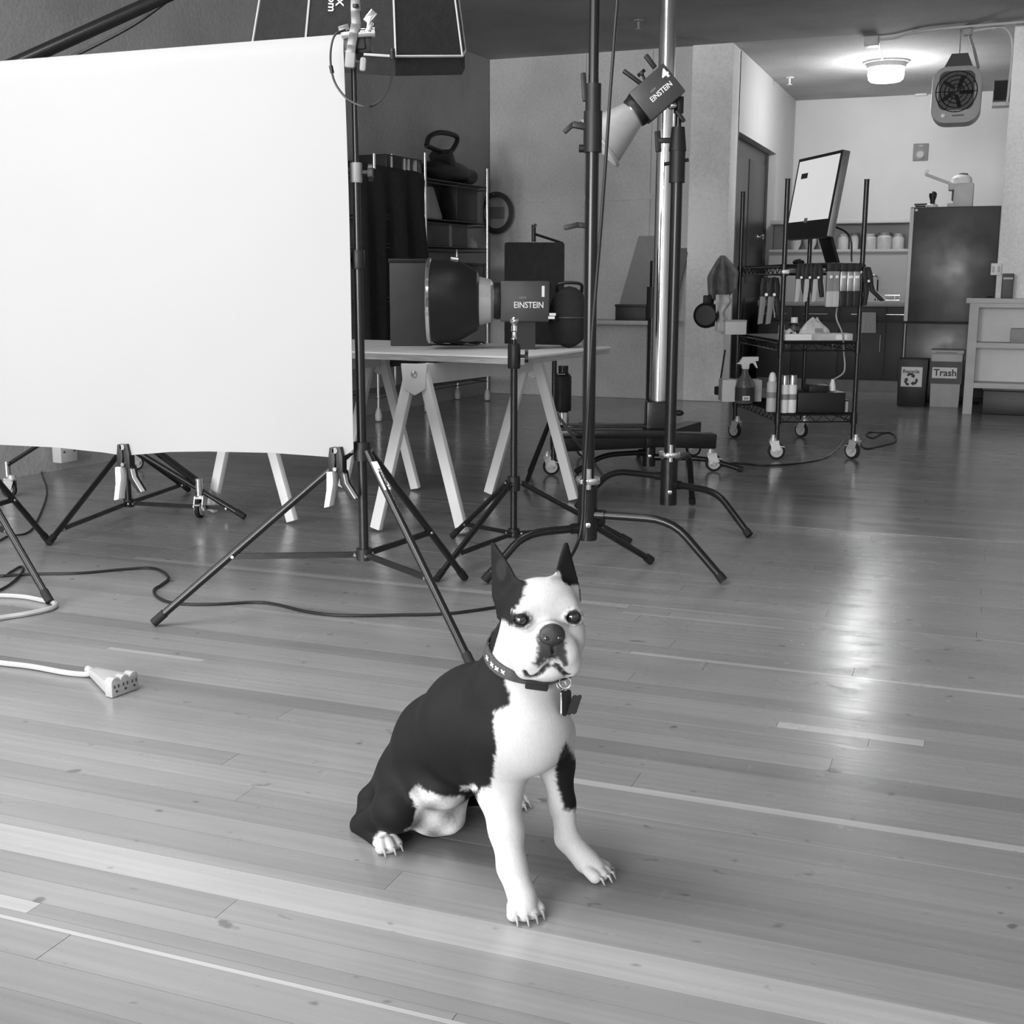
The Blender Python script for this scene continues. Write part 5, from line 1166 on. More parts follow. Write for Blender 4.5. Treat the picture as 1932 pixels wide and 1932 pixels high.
# rod under the top shelf with clamps
zrod = at(1550, 513, FLp)[2]; A0, A1 = FLp+VZ*zrod-ev*.03, FRp+VZ*zrod-ev*.03
t = thing('clamp_rod', 'silver rod across the front of the cart carrying the row of clamps', 'rod', (A0+A1)/2)
MB().cyl(A0-eu*.03, A1+eu*.04, .009).build('rod', ALU, t); 
for p in (A0, A1): MB().box(p+ev*.012, (.045, .05, .03), (eu, ev, VZ)).build('clip', CHR, t, bevel=.004)
def rodp(px): 
    lo_, hi_ = -.1, 1.15
    for _ in range(40):
        m_ = (lo_+hi_)/2
        if pr_px(A0+(A1-A0)*m_) < px: lo_ = m_
        else: hi_ = m_
    return A0+(A1-A0)*lo_
GRPC = 'clamps on the cart rod'
for k, (px, lab) in enumerate([(1509, 'white handled clamp on the cart rod, leftmost of three'), (1525, 'white handled clamp on the cart rod, middle of three'), (1541, 'white handled clamp on the cart rod, rightmost of three')]):
    spring_clamp(lab, rodp(px)+VZ*.05-SF*.03, SR, VZ, .235, LGR, BLKP, GRPC, .02)
def bar_clamp(px, lab, body, grip, S=.23):
    o = rodp(px)-SF*.03; t = thing('bar_clamp', lab, 'clamp', o-VZ*S*.75, GRPC)
    MB().box(o+VZ*.03, (.05, .05, .05), (SR, SF, VZ)).build('jaw', BLKP, t, bevel=.006)
    MB().box(o-VZ*.06, (.042, .035, .13), (SR, SF, VZ)).build('silver_body', body, t, bevel=.006)
    MB().box(o-VZ*.165-SF*.004, (.046, .04, .1), (SR, SF, VZ)).build('grip', grip, t, bevel=.01)
    MB().cyl(o-VZ*.03-SF*.018, o-VZ*.03-SF*.03, .01).build('screw', CHR, t)
for px, lab, b_, g in [(1564, 'clamp with light grey grip on the cart rod, left of the pair', MGR, LGR), (1575, 'clamp with light grey grip on the cart rod, right of the pair', MGR, LGR), (1589, 'silver clamp with black grip on the cart rod, first of three', ALU, BLKP), (1602, 'silver clamp with black grip on the cart rod, second of three', ALU, BLKP), (1614, 'silver clamp with black grip on the cart rod, beside the right post', ALU, BLKP)]:
    bar_clamp(px, lab, b_, g)
spring_clamp('splayed black clamp with a bright edge right of the cart post', rodp(1632)+VZ*.03-SF*.03, SR, nrm(VZ-SR*.15), .24, BLKP, BLKP, GRPC, .22)
for px, lab in ((1461, 'grey striped clamp hanging on the cart side, nearer the front post'), (1446, 'grey striped clamp hanging on the cart side, further from the post')):
    o = ad(px, 524, dep(FLp)+.35); spring_clamp(lab, o, SR, VZ, .3, MGR, BLKP, 'clamps on the cart side', .03)
# cloths, tape and headphones on the back left post
RAG = mat('grey_rag_cloth', 0.2, 0.95, 0, 0.35, 20, 0.5); RAGW = mat('white_rag_cloth', 0.66, 0.95, 0, 0.2, 20, 0.5)
bp_ = P01
def rag(u, v):
    px = 1363+(-30+62*u)*min(1, v*1.7+.12)*(1-.15*v); py = 482+(78+18*math.sin(u*2.2)-35*u*u)*v
    p = ad(px, py, dep(bp_)-.07-.03*math.sin(u*15)*min(1, v*2)); return p
tag(MB().grid(rag, 26, 14, .006).build('grey_rag', RAG, loc=at(1363, 500, bp_)), 'crumpled grey rag draped over the back left post of the cart', 'cloth')
def rag2(u, v):
    px = 1362-10+22*u+(-4*v)+(6*math.sin(v*9)*u); py = 556+72*v-14*abs(u-.35)*v
    return ad(px, py, dep(bp_)-.12-.02*math.sin(u*9+v*3))
tag(MB().grid(rag2, 14, 12, .006).build('white_rag', RAGW, loc=at(1362, 590, bp_)), 'white rag hanging below the grey rag on the cart', 'cloth')
hp = ad(1335, 595, dep(bp_)-.1)
t = thing('headphones', 'black headphones hanging at the left side of the cart', 'headphones', hp-VZ*.1)
MB().lathe([(.02, -.02), (.085, -.015), (.09, .01), (.07, .03), (.02, .032)], hp+VZ*.0-SR*.01, nrm(-SF+SR*-.3)).build('ear_cup', BLKP, t)
MB().lathe([(.02, -.02), (.08, -.015), (.085, .01), (.06, .03)], hp+SR*.03+SF*.06, nrm(SF)).build('ear_cup', BLKP, t)
q = MB(); q.tube(spline([hp+VZ*.05, hp+VZ*.12+SR*.01, hp+VZ*.15+SR*.03+SF*.03, hp+VZ*.11+SR*.04+SF*.06, hp+VZ*.05+SR*.03+SF*.06], 6), .014, 8); q.build('headband', BLKP, t)
MB().box(hp+VZ*.11-SR*.005, (.055, .05, .06), (SR, SF, VZ)).build('hinge', BLKP, t, bevel=.008)
# middle shelf
def cpos(px, py, lev, off=0.0): p = ad(px, py, dep(FLp)+off); p[2] = zs_[lev]+(.016 if lev else .008); return p
p = cpos(1545, 640, 1, .16); a, b_ = ad(1483, 628, dep(p)), ad(1610, 646, dep(p)); w_ = abs((b_-a) @ SR); h_ = a[2]-p[2]
TRAY = mat('pale_printed_box', 0.5, 0.6, 0, 0.3, 9)
t = thing('flat_box', 'long pale flat box on the middle cart shelf', 'box', p); uC = nrm(eu)
MB().box(P00+eu*Wc*.5+ev*.10+VZ*(p[2]+h_/2), (Wc-.05, .14, h_), (eu, ev, VZ)).build('box_body', TRAY, t, bevel=.004)
MB().box(P00+eu*Wc*.24+ev*.029+VZ*(p[2]+h_/2), (.17, .003, h_*.85), (eu, ev, VZ)).build('label', LABEL, t); MB().box(P00+eu*Wc*.8+ev*.029+VZ*(p[2]+h_/2), (.07, .003, h_*.7), (eu, ev, VZ)).build('label', LABEL, t)
zt_ = p[2]+h_; tp = lambda u, v=.1: P00+eu*Wc*u+ev*v+VZ*zt_
q_ = tp(.06); t = thing('dropper_bottle', 'small white dropper bottle on the flat box, at its left end', 'bottle', q_)
MB().lathe([(.02, 0), (.02, .05), (.01, .06)], q_).build('bottle_body', LGR, t); MB().lathe([(.012, .058), (.004, .1), (.001, .102)], q_).build('nozzle', WHT, t)
q_ = tp(.22); t = thing('glue_bottle', 'dark bottle with a square white cap on the flat box', 'bottle', q_)
MB().lathe([(.034, 0), (.036, .01), (.036, .055), (.018, .068)], q_).build('bottle_body', BLKP, t); MB().cyl(q_+VZ*.066, q_+VZ*.1, .022).build('cap', WHT, t); MB().lathe([(.0365, .02), (.0365, .045)], q_, closed=True).build('label', DGR, t)
q_ = tp(.45); t = thing('plastic_bag', 'crumpled white plastic bag on the flat box', 'bag', q_)
def cru(u, v):
    a = u*2*math.pi; r_ = (1-v*.8)*(1+.15*math.sin(a*3+v*4)); return q_+eu*(.12*r_*math.cos(a)+.02*v)+ev*(.05*r_*math.sin(a))+VZ*(.085*v*(1+.2*math.sin(a*2)))
MB().grid(cru, 22, 7).build('bag_body', RAGW, t, flat=True); MB().box(q_+eu*.03+VZ*.02-ev*.055, (.05, .003, .025), (eu, ev, VZ)).build('print', MGR, t)
q_ = tp(.09, .1)+eu*.03; t = thing('paper_scrap', 'torn white paper scrap beside the dark bottle on the flat box', 'paper', q_)
def scrp(u, v): return tp(.02+.2*u, .04+.03*v)+VZ*(.004+.03*v*(1-u*.5)+.008*math.sin(u*12))
MB().grid(scrp, 12, 5, .002).build('sheet', WHT, t)
q_ = ad(1385, 612, dep(P01)-.15); q_[2] = zs_[1]+.016
t = thing('white_box', 'white box on the left of the middle cart shelf', 'box', q_); MB().box(q_+VZ*.045, (.15, .12, .09), (eu, ev, VZ)).build('box_body', WHT, t, bevel=.004); MB().box(q_+VZ*.095, (.155, .125, .012), (eu, ev, VZ)).build('lid', LGR, t, bevel=.003)
# lower shelf
SPR = mat('clear_grey_bottle', 0.12, 0.2, 0, 0.2)
q_ = ad(1404, 757, dep(P01)-.42); q_[2] = zs_[0]+.008; S = dep(q_)/F_PX
t = thing('spray_bottle', 'spray bottle with white trigger and dark label on the lower cart shelf', 'bottle', q_)
MB().lathe([(.058, 0), (.064, .01), (.064, .12), (.05, .16), (.025, .2), (.02, .235)], q_).build('bottle_body', SPR, t)
MB().lathe([(.0655, .02), (.0655, .112)], q_, closed=True).build('label', INK, t); lz = q_+VZ*.04-SF*.067
MB().box(lz, (.05, .003, .03), (SR, SF, VZ)).build('white_patch', LABEL, t); text('lettering', '409', lz-SR*.016-VZ*.009-SF*.002, SR, VZ, .022, INK, t, .001)
MB().prism([(-.022, 0), (.022, 0), (.024, .028), (.03, .04), (.05, .04), (.075, .005), (.082, .008), (.065, .055), (.085, .055), (.085, .085), (-.02, .083), (-.045, .045), (-.065, .035), (-.03, .032)], q_+VZ*.235+SF*.02, SR, VZ, -SF*.04).build('trigger_head', WHT, t, bevel=.003)
q2 = q_+SF*.17; t = thing('cleaning_box', 'pale box behind the spray bottle on the lower cart shelf', 'box', q2)
MB().box(q2+VZ*.075, (.28, .14, .15), (SR, SF, VZ)).build('box_body', TRAY, t, bevel=.005); MB().box(q2+VZ*.075-SR*.09, (.09, .145, .152), (SR, SF, VZ)).build('white_end', WHT, t)
def can(px, py, label, r_, h_, u, v, body, cap, dome=False):
    p = ad(px, py, dep(P00+ev*Dc*v)); p[2] = zs_[0]+.008; t = thing('spray_can', label, 'can', p, 'cans on the lower cart shelf')
    MB().lathe([(r_*.95, 0), (r_, .008), (r_, h_*.72), (r_*.7, h_*.77)], p).build('can_body', body, t)
    if dome: MB().lathe([(r_*.72, h_*.76), (r_*.72, h_*.86), (r_*.5, h_*.97), (.005, h_)], p).build('cap', cap, t)
    else: MB().lathe([(r_*.86, h_*.75), (r_*.86, h_*.98), (r_*.8, h_)], p).build('cap', cap, t)
    MB().lathe([(r_*1.01, h_*.35), (r_*1.01, h_*.5)], p, closed=True).build('band', MGR, t)
can(1455, 772, 'pale spray can with a white domed cap left of the front cart post', .033, .255, 0, .12, LGR, WHT, True)
can(1478, 779, 'white can just right of the front cart post, left of its twin', .03, .24, 0, .0+.06, WHT, ALU)
can(1493, 778, 'white can beside its twin, nearer the black case', .03, .24, 0, .07, WHT, ALU)
q_ = P00+eu*Wc*.6+ev*.16+VZ*(zs_[0]+.008)
t = thing('black_case', 'black case with a stepped top on the lower cart shelf', 'case', q_)
MB().box(q_+VZ*.065, (.31, .22, .13), (eu, ev, VZ)).build('case_body', BLKP, t, bevel=.008); MB().box(q_+VZ*.15-eu*.01, (.13, .15, .045), (eu, ev, VZ)).build('top_block', BLKP, t, bevel=.008)
q2 = q_+eu*.10+VZ*.131; t = thing('power_adapter', 'white power adapter on the right end of the black case', 'adapter', q2)
MB().lathe([(.022, 0), (.02, .03), (.009, .075)], q2).build('adapter_body', WHT, t)
up = ad(1576, 576, dep(FRp)+.05)
MB().tube(spline([q2+VZ*.07, ad(1590, 705, dep(FRp)+.1), ad(1594, 690, dep(FRp)+.1), ad(1592, 665, dep(FRp)+.1), ad(1585, 630, dep(FRp)+.03)-SF*.06, ad(1578, 600, dep(FRp)-.04), up-SF*.05], 5), .005, 6).build('cord', CORDW, t)
q2 = P00+eu*Wc*.93+ev*.1+VZ*(zs_[0]+.008); t = thing('small_carton', 'small pale carton at the right front corner of the lower cart shelf', 'box', q2); MB().box(q2+VZ*.035, (.035, .05, .07), (eu, ev, VZ)).build('carton_body', LGR, t, bevel=.002); MB().box(q2+VZ*.074, (.04, .055, .008), (eu, ev, VZ)).build('lid', BLKP, t)
q2 = ad(1368, 660, dep(P01)-.1); t = thing('hand_brush', 'thin dark brush hanging inside the left end of the cart', 'brush', q2-VZ*.3)
MB().cyl(q2, q2-VZ*.26-SR*.03, .007).build('handle', BLKP, t); MB().box(q2-VZ*.29-SR*.03, (.07, .05, .06), (SR, SF, VZ)).build('bristles', BLKM, t, bevel=.01)
# ------------------------------------------------------------------ cords on the floor
def flat_cord(name, label, px, r, m_, cat='cord', n=6, lift=None):
    P = [V(gz(a, b_))*V((1, 1, 0))+VZ*(r+.0005) for a, b_ in px]
    if lift:
        for i, z in lift.items(): P[i] = P[i]+VZ*z
    t = thing(name, label, cat, P[len(P)//2]*V((1, 1, 0))); MB().tube(spline(P, n), r, 7).build('cord', m_, t); return t, P
flat_cord('power_cable', 'black cord snaking from the left edge under the paper stand to the dog', [(-1100, 1230), (-500, 1150), (-160, 1112), (-20, 1092), (60, 1086), (150, 1084), (230, 1077), (290, 1075), (318, 1092), (305, 1106), (291, 1116), (298, 1130), (330, 1141), (400, 1143), (480, 1139), (520, 1143), (580, 1157), (650, 1164), (760, 1163), (840, 1161), (900, 1154), (960, 1146), (1010, 1150)], .0055, CORDB)
flat_cord('power_cable', 'black cord crossing at the left edge beside the pale loop', [(-1000, 1330), (-300, 1190), (-60, 1140), (0, 1116), (28, 1098), (44, 1078), (38, 1072), (20, 1082), (0, 1090), (-80, 1082), (-400, 1090), (-1000, 1150)], .005, CORDB)
flat_cord('power_cable', 'thin black cord on the floor behind the left tripod leg', [(-700, 1080), (-200, 1045), (-30, 1030), (15, 1014), (50, 1008), (68, 988), (86, 945), (88, 920), (78, 890), (74, 850), (72, 800)], .0045, CORDB)
flat_cord('power_cable', 'black cord curving from the cart to the wheeled stand', [(1606, 838), (1590, 850), (1560, 864), (1530, 872), (1490, 878), (1440, 880), (1390, 876), (1340, 880)], .006, CORDB, lift={0: .16, 1: .05})
flat_cord('power_cable', 'thin black cord with a loop on the floor right of the cart', [(1612, 815), (1616, 832), (1626, 843), (1637, 848), (1660, 843), (1687, 836), (1690, 826), (1680, 818), (1660, 817), (1640, 817), (1636, 823), (1648, 828), (1662, 820), (1678, 817)], .0055, CORDB, lift={0: .14, 1: .04})
flat_cord('extension_lead', 'pale cord loop around the tripod foot at the left edge', [(-1000, 1240), (-400, 1170), (-120, 1142), (-20, 1129), (40, 1130), (80, 1137), (100, 1141), (105, 1147), (92, 1154), (50, 1163), (0, 1171), (-90, 1190), (-500, 1270), (-1000, 1400)], .0085, CORDW)
px = [(-1000, 1420), (-420, 1262), (-140, 1240), (0, 1256), (60, 1263), (120, 1274), (160, 1278), (176, 1278)]
t, P_ = flat_cord('extension_lead', 'pale extension cord ending in a three outlet block on the floor', px, .0085, CORDW, lift={7: .006})
g0 = V(gz(212, 1318))*V((1, 1, 0)); g1 = V(gz(262, 1300))*V((1, 1, 0)); du = nrm(g1-g0); dv = nrm(np.cross(VZ, du)); 
if dv @ SF < 0: dv = -dv
Lb = np.linalg.norm(g1-g0)
CW = mat('pale_rubber_block', 0.37, 0.5, 0, 0.04)
hb = .045; q = MB(); w0 = -du*.0
poly = []
for k in range(3):
    c = Lb*(k+.5)/3; r_ = Lb/6
    poly += [(c+r_*math.cos(a), .012+.030+.012*math.sin(a)) for a in np.linspace(math.pi, 0, 6)]
poly = [(0, .0)]+poly+[(Lb, .0)]
q.prism(poly, g0+VZ*.001, du, VZ, dv*.028)
b_ = q.build('outlet_block', CW, t, bevel=.003)
ncl = P_[-1]
q = MB(); fa = [g0+dv*.028+VZ*.004, g0+du*Lb+dv*.028+VZ*.004, g0+du*Lb+dv*.028+VZ*.042, g0+dv*.028+VZ*.042]
dd = nrm(ncl-(g0+du*Lb/2)); sp_ = nrm(np.cross(VZ, dd)); nk = ncl+dd*.0
fb_ = [nk+sp_*.013-VZ*.008, nk-sp_*.013-VZ*.008, nk-sp_*.013+VZ*.014, nk+sp_*.013+VZ*.014]
fa = [g0+dv*.02+VZ*.004, g0+du*Lb+dv*.02+VZ*.004, g0+du*Lb+dv*.02+VZ*.04, g0+dv*.02+VZ*.04]
if (fa[1]-fa[0]) @ (fb_[1]-fb_[0]) < 0: fb_ = [fb_[1], fb_[0], fb_[3], fb_[2]]
q.add(fa+fb_, [(0, 1, 2, 3), (7, 6, 5, 4)]+[(k, (k+1) % 4, 4+(k+1) % 4, 4+k) for k in range(4)]); q.build('block_neck', CW, t, bevel=.004)
MB().cyl(nk, nk+dd*.03, .012).build('strain_relief', CW, t)
for k in range(3):
    c = g0+du*Lb*(k+.5)/3-dv*.0008+VZ*.03
    q = MB(); q.box(c-du*.007, (.003, .002, .009), (du, dv, VZ)); q.box(c+du*.007, (.003, .002, .009), (du, dv, VZ)); q.cyl(c-VZ*.014-dv*.001, c-VZ*.014+dv*.001, .0035); q.build('outlet_slots', INK, t)
# ------------------------------------------------------------------ the dog: one continuous sculpted body
def D(px, py, Y): p = ad(px, py, Y); return np.array([p @ SR, p @ SF, p[2]])
VOX = 0.0026
LO = np.array([-0.40, 1.90, -0.006]); HI = np.array([0.26, 2.60, 0.70])
NG = np.ceil((HI-LO)/VOX).astype(int)+1
GX, GY_, GZ_ = [LO[i]+VOX*np.arange(NG[i], dtype=np.float32) for i in range(3)]
SD = np.full(tuple(NG), 0.06, np.float32)
def block(lo, hi, pad):
    a = np.maximum(((np.array(lo)-pad-LO)/VOX).astype(int), 0); b_ = np.minimum(((np.array(hi)+pad-LO)/VOX).astype(int)+2, NG)
    return tuple(slice(i, j) for i, j in zip(a, b_))
def coords(sl): return GX[sl[0]][:, None, None], GY_[sl[1]][None, :, None], GZ_[sl[2]][None, None, :]
def put(sl, d, k, sub=False):
    c = SD[sl]
    if sub:
        h = np.clip(.5-.5*(c+d)/k, 0, 1); SD[sl] = c*(1-h)+(-d)*h+k*h*(1-h)
    else:
        h = np.clip(.5+.5*(c-d)/k, 0, 1); SD[sl] = c*(1-h)+d*h-k*h*(1-h)
def cap(a, b_, ra, rb, k=.02, sub=False):
    a, b_ = np.array(a), np.array(b_); R_ = max(ra, rb)
    sl = block(np.minimum(a, b_)-R_, np.maximum(a, b_)+R_, k+.012); X, Y, Z = coords(sl); v = b_-a; L2 = v @ v+1e-9
    t = np.clip(((X-a[0])*v[0]+(Y-a[1])*v[1]+(Z-a[2])*v[2])/L2, 0, 1)
    d = np.sqrt((X-a[0]-v[0]*t)**2+(Y-a[1]-v[1]*t)**2+(Z-a[2]-v[2]*t)**2)-(ra+(rb-ra)*t); put(sl, d, k, sub)
def ell(c, r, k=.02, R=None, sub=False):
    c = np.array(c); r = np.array(r); m_ = max(r); sl = block(c-m_, c+m_, k+.012); X, Y, Z = coords(sl); x, y, z = X-c[0], Y-c[1], Z-c[2]
    if R is not None: x, y, z = [x*R[i][0]+y*R[i][1]+z*R[i][2] for i in range(3)]
    k0 = np.sqrt((x/r[0])**2+(y/r[1])**2+(z/r[2])**2); k1 = np.sqrt((x/r[0]**2)**2+(y/r[1]**2)**2+(z/r[2]**2)**2)+1e-9
    put(sl, k0*(k0-1)/k1, k, sub)
def sdf(p):
    q = (np.array(p)-LO)/VOX; i = np.clip(q.astype(int), 0, NG-2); return float(SD[i[0], i[1], i[2]])
# trunk
pel, mid, rib = D(772, 1482, 2.42), D(838, 1402, 2.33), D(908, 1366, 2.23)
che, nkb, nkt = D(985, 1372, 2.13), D(968, 1310, 2.16), D(1000, 1222, 2.155)
cap(pel, mid, .079, .098, .03); cap(mid, rib, .098, .112, .03); cap(rib, che, .108, .084, .03); cap(rib, nkb, .108, .079, .03); cap(che, nkb, .084, .076, .03)
cap(nkb, nkt, .077, .066, .025); cap(che, D(978, 1428, 2.17), .06, .036, .03)
ell(D(830, 1472, 2.29), (.07, .09, .05), .03)
# hind leg nearest the viewer's left
hip, knee, hock, htoe = D(775, 1478, 2.36), D(748, 1526, 2.27), D(682, 1557, 2.365), D(728, 1594, 2.275)
cap(hip, knee, .072, .046, .03); cap(knee, hock, .040, .021, .02); cap(hock, htoe, .021, .017, .014); cap(D(700, 1510, 2.42), D(690, 1545, 2.40), .03, .02, .03)
# groin and inner thigh, other hind leg
ell(D(818, 1510, 2.34), (.060, .06, .078), .045); cap(D(850, 1500, 2.33), D(858, 1545, 2.32), .022, .016, .03); cap(D(790, 1530, 2.33), D(850, 1552, 2.31), .02, .014, .03)
cap(D(852, 1470, 2.47), D(905, 1478, 2.44), .065, .045, .025); cap(D(905, 1482, 2.44), D(935, 1500, 2.50), .035, .02, .02); ltoe = D(968, 1503, 2.48); cap(D(935, 1500, 2.51), ltoe, .02, .016, .014)
# front legs
sR, eR, mR, wR, pR = D(938, 1388, 2.13), D(941, 1484, 2.135), D(955, 1565, 2.085), D(966, 1636, 2.05), D(985, 1692, 2.02)
cap(sR, eR, .056, .043, .03); cap(eR, mR, .042, .0305, .02); cap(mR, wR, .0305, .0255, .015); cap(wR, pR, .0255, .026, .014); ell(D(918, 1478, 2.165), (.022, .025, .03), .02)
sL, eL, mL, wL, pL = D(1040, 1385, 2.17), D(1049, 1440, 2.205), D(1060, 1515, 2.205), D(1070, 1582, 2.195), D(1106, 1624, 2.17)
cap(sL, eL, .046, .034, .025); cap(eL, mL, .033, .0245, .018); cap(mL, wL, .0245, .021, .015); cap(wL, pL, .0225, .024, .014)
CLAWS = []
def paw(base, tip, wdt, tr, n=4, cl=True, dz=0.0):
    base, tip = np.array(base), np.array(tip); d = (tip-base)*np.array([1, 1, 0]); d /= np.linalg.norm(d)+1e-9; s = np.array([-d[1], d[0], 0])
    cap(base, base*.5+tip*.5, wdt*.60, wdt*.62, .012)
    for i in range(n):
        u = (i-(n-1)/2)/((n-1)/2); off = s*u*wdt*.80; adv = d*(-abs(u)*.012 if n == 4 else -abs(u)*.006)
        k = tip+off+adv; k[2] = tr*1.08; kb = base*.45+tip*.55+off*.8+adv; kb[2] = tr*1.8+dz
        cap(kb, k, tr*.93, tr, .0028); CLAWS.append((k+d*tr*.75+np.array([0, 0, tr*.15]), d+s*u*.15))
paw(pR, D(998, 1727, 1.995), .031, .0125)
paw(pL, D(1143, 1651, 2.15), .029, .012)
paw(htoe, D(737, 1606, 2.26), .023, .0115, 3)
paw(ltoe, D(981, 1511, 2.465), .022, .0115, 3)
# head
psi, th_ = math.radians(11), math.radians(8)
HC = D(1022, 1172, 2.12)
hr = np.array([math.cos(psi), math.sin(psi), 0]); hf = np.array([math.sin(psi)*math.cos(th_), -math.cos(psi)*math.cos(th_), math.sin(th_)]); hu = np.cross(hf, hr)
HR = (hr, hu, hf)
def Hd(x, y, z): return HC+hr*x+hu*y+hf*z
def hell(c, r, k=.015, sub=False, R=None): ell(Hd(*c), r, k, HR if R is None else R, sub)
cap(nkt, Hd(0, -.01, -.035), .065, .058, .03)
hell((0, .028, -.012), (.069, .050, .062), .02)
hell((0, .040, .018), (.054, .036, .036), .02)
for s_ in (-1, 1):
    hell((s_*.043, -.026, .008), (.034, .052, .046), .02)
    hell((s_*.036, .030, .036), (.022, .014, .016), .014)        # brow
    hell((s_*.028, -.048, .058), (.025, .030, .028), .012)       # flews
    hell((s_*.040, -.070, .040), (.021, .026, .028), .012)
hell((0, -.030, .060), (.036, .030, .030), .014)                  # muzzle
hell((0, -.006, .062), (.020, .014, .022), .012)
hell((0, -.078, .042), (.036, .022, .034), .014)                  # chin
hell((0, -.070, .005), (.045, .035, .05), .02)
EYES = [(-.047, .012, .046), (.047, .012, .046)]
for e in EYES:
    hell((e[0], e[1], e[2]-.005), (.0195, .0175, .017), .006)
    for i in range(12):
        a0, a1 = 2*math.pi*i/12, 2*math.pi*(i+1)/12
        rp = lambda a: Hd(e[0]*1.0+.0145*math.cos(a), e[1]-.001+.0118*math.sin(a)+(.001 if math.sin(a) > 0 else 0), e[2]+.0075-.005*abs(math.cos(a))*(1.6 if math.cos(a)*e[0] > 0 else .3))
        cap(rp(a0), rp(a1), .0034, .0034, .004)
    hell((e[0]*1.015, e[1]-.001, e[2]+.009), (.0138, .0112, .016), .003, True)
# mouth crease: a shallow groove along the lip line, cleft under the nose
lip = [(-.046, -.066, .055), (-.038, -.083, .072), (-.024, -.082, .085), (-.010, -.070, .090), (0, -.066, .090), (.010, -.070, .090), (.024, -.082, .085), (.038, -.083, .072), (.046, -.066, .055)]
def onface(x, y):
    z = .13
    while z > 0 and sdf(Hd(x, y, z)) > 0: z -= .0008
    return z
lip2 = [(-.046, -.078), (-.040, -.087), (-.031, -.090), (-.022, -.083), (-.011, -.070), (0, -.064), (.011, -.070), (.022, -.082), (.030, -.089), (.036, -.090)]
lip = [(x, y, onface(x, y)+.0005) for x, y in lip2]
for a, b_ in zip(lip[:-1], lip[1:]): cap(Hd(*a), Hd(*b_), .0036, .0036, .003, True)
cap(Hd(0, -.032, onface(0, -.032)+.001), Hd(0, -.062, onface(0, -.062)+.001), .003, .0035, .004, True)
def ear(base, tip, fdir, wd, thk, hcut=.035):
    base, tip = np.array(base), np.array(tip); ax_ = tip-base; L_ = np.linalg.norm(ax_); ax_ /= L_; f_ = np.array(fdir)-ax_*(np.array(fdir) @ ax_); f_ /= np.linalg.norm(f_); w_ = np.cross(ax_, f_)
    m_ = wd+.02; sl = block(np.minimum(base, tip)-m_, np.maximum(base, tip)+m_, .01); X, Y, Z = coords(sl); x, y, z = X-base[0], Y-base[1], Z-base[2]
    h = x*ax_[0]+y*ax_[1]+z*ax_[2]; w = x*w_[0]+y*w_[1]+z*w_[2]; t = x*f_[0]+y*f_[1]+z*f_[2]
    q_ = np.clip(h/L_, 0, 1); wr = wd*(1-q_**1.35)+.004; tr = thk*(1-.55*q_); cup = .30*(1-q_*.6)
    tt = t-cup*(w*w)/(wd)+.0*q_
    kk = np.sqrt((w/wr)**2+(tt/tr)**2); d = (kk-1)*np.minimum(wr, tr)*1.0; d = np.maximum(d, np.maximum(-h-hcut, h-L_)); put(sl, np.minimum(d, .05), .014)
ear(Hd(-.052, .050, -.022), Hd(-.081, .143, -.030), -(hr)*.75+hf*.7, .030, .0085)
ear(Hd(.047, .050, -.020), Hd(.056, .138, -.032), hr*.35+hf*.9, .026, .0085, .018)
# stand on the floor
SD[:] = np.maximum(SD, -(np.maximum(GZ_, -1)[None, None, :]-0.0005))
# surface nets
def surface_nets(S):
    ins = S < 0
    c = np.zeros(tuple(n-1 for n in S.shape), np.uint8)
    for i in (0, 1):
        for j in (0, 1):
            for k in (0, 1): c += ins[i:S.shape[0]-1+i, j:S.shape[1]-1+j, k:S.shape[2]-1+k]
    act = (c > 0) & (c < 8); idx = np.argwhere(act); ids = np.full(c.shape, -1, np.int32); ids[act] = np.arange(len(idx))
    acc = np.zeros((len(idx), 3)); cnt = np.zeros(len(idx)); cor = [(i, j, k) for i in (0, 1) for j in (0, 1) for k in (0, 1)]
    vals = {o: S[idx[:, 0]+o[0], idx[:, 1]+o[1], idx[:, 2]+o[2]] for o in cor}
    for a in cor:
        for ax_ in range(3):
            if a[ax_]: continue
            b_ = list(a); b_[ax_] = 1; b_ = tuple(b_); va, vb = vals[a], vals[b_]; m_ = (va < 0) != (vb < 0)
            t = np.where(m_, va/(va-vb+1e-12), 0); p = np.array(a, float)[None]+np.zeros((len(idx), 3)); p[:, ax_] += t
            acc[m_] += p[m_]; cnt[m_] += 1
    vt = LO+VOX*(idx+acc/cnt[:, None]); F_ = []
    for ax_ in range(3):
        u, v = (ax_+1) % 3, (ax_+2) % 3
        sl0 = [slice(None)]*3; sl1 = [slice(None)]*3; sl0[ax_] = slice(0, -1); sl1[ax_] = slice(1, None)
        A, B = ins[tuple(sl0)], ins[tuple(sl1)]; e = np.argwhere(A != B)
        e = e[(e[:, u] > 0) & (e[:, v] > 0) & (e[:, u] < S.shape[u]-1) & (e[:, v] < S.shape[v]-1)]
        fl_ = A[tuple(e.T)]
        def g(du, dv): q = e.copy(); q[:, u] += du; q[:, v] += dv; return ids[tuple(q.T)]
        qd = np.stack([g(-1, -1), g(0, -1), g(0, 0), g(-1, 0)], 1); qd[~fl_] = qd[~fl_][:, ::-1]; F_.append(qd)
    return vt, np.concatenate(F_)
DV, DF = surface_nets(SD)
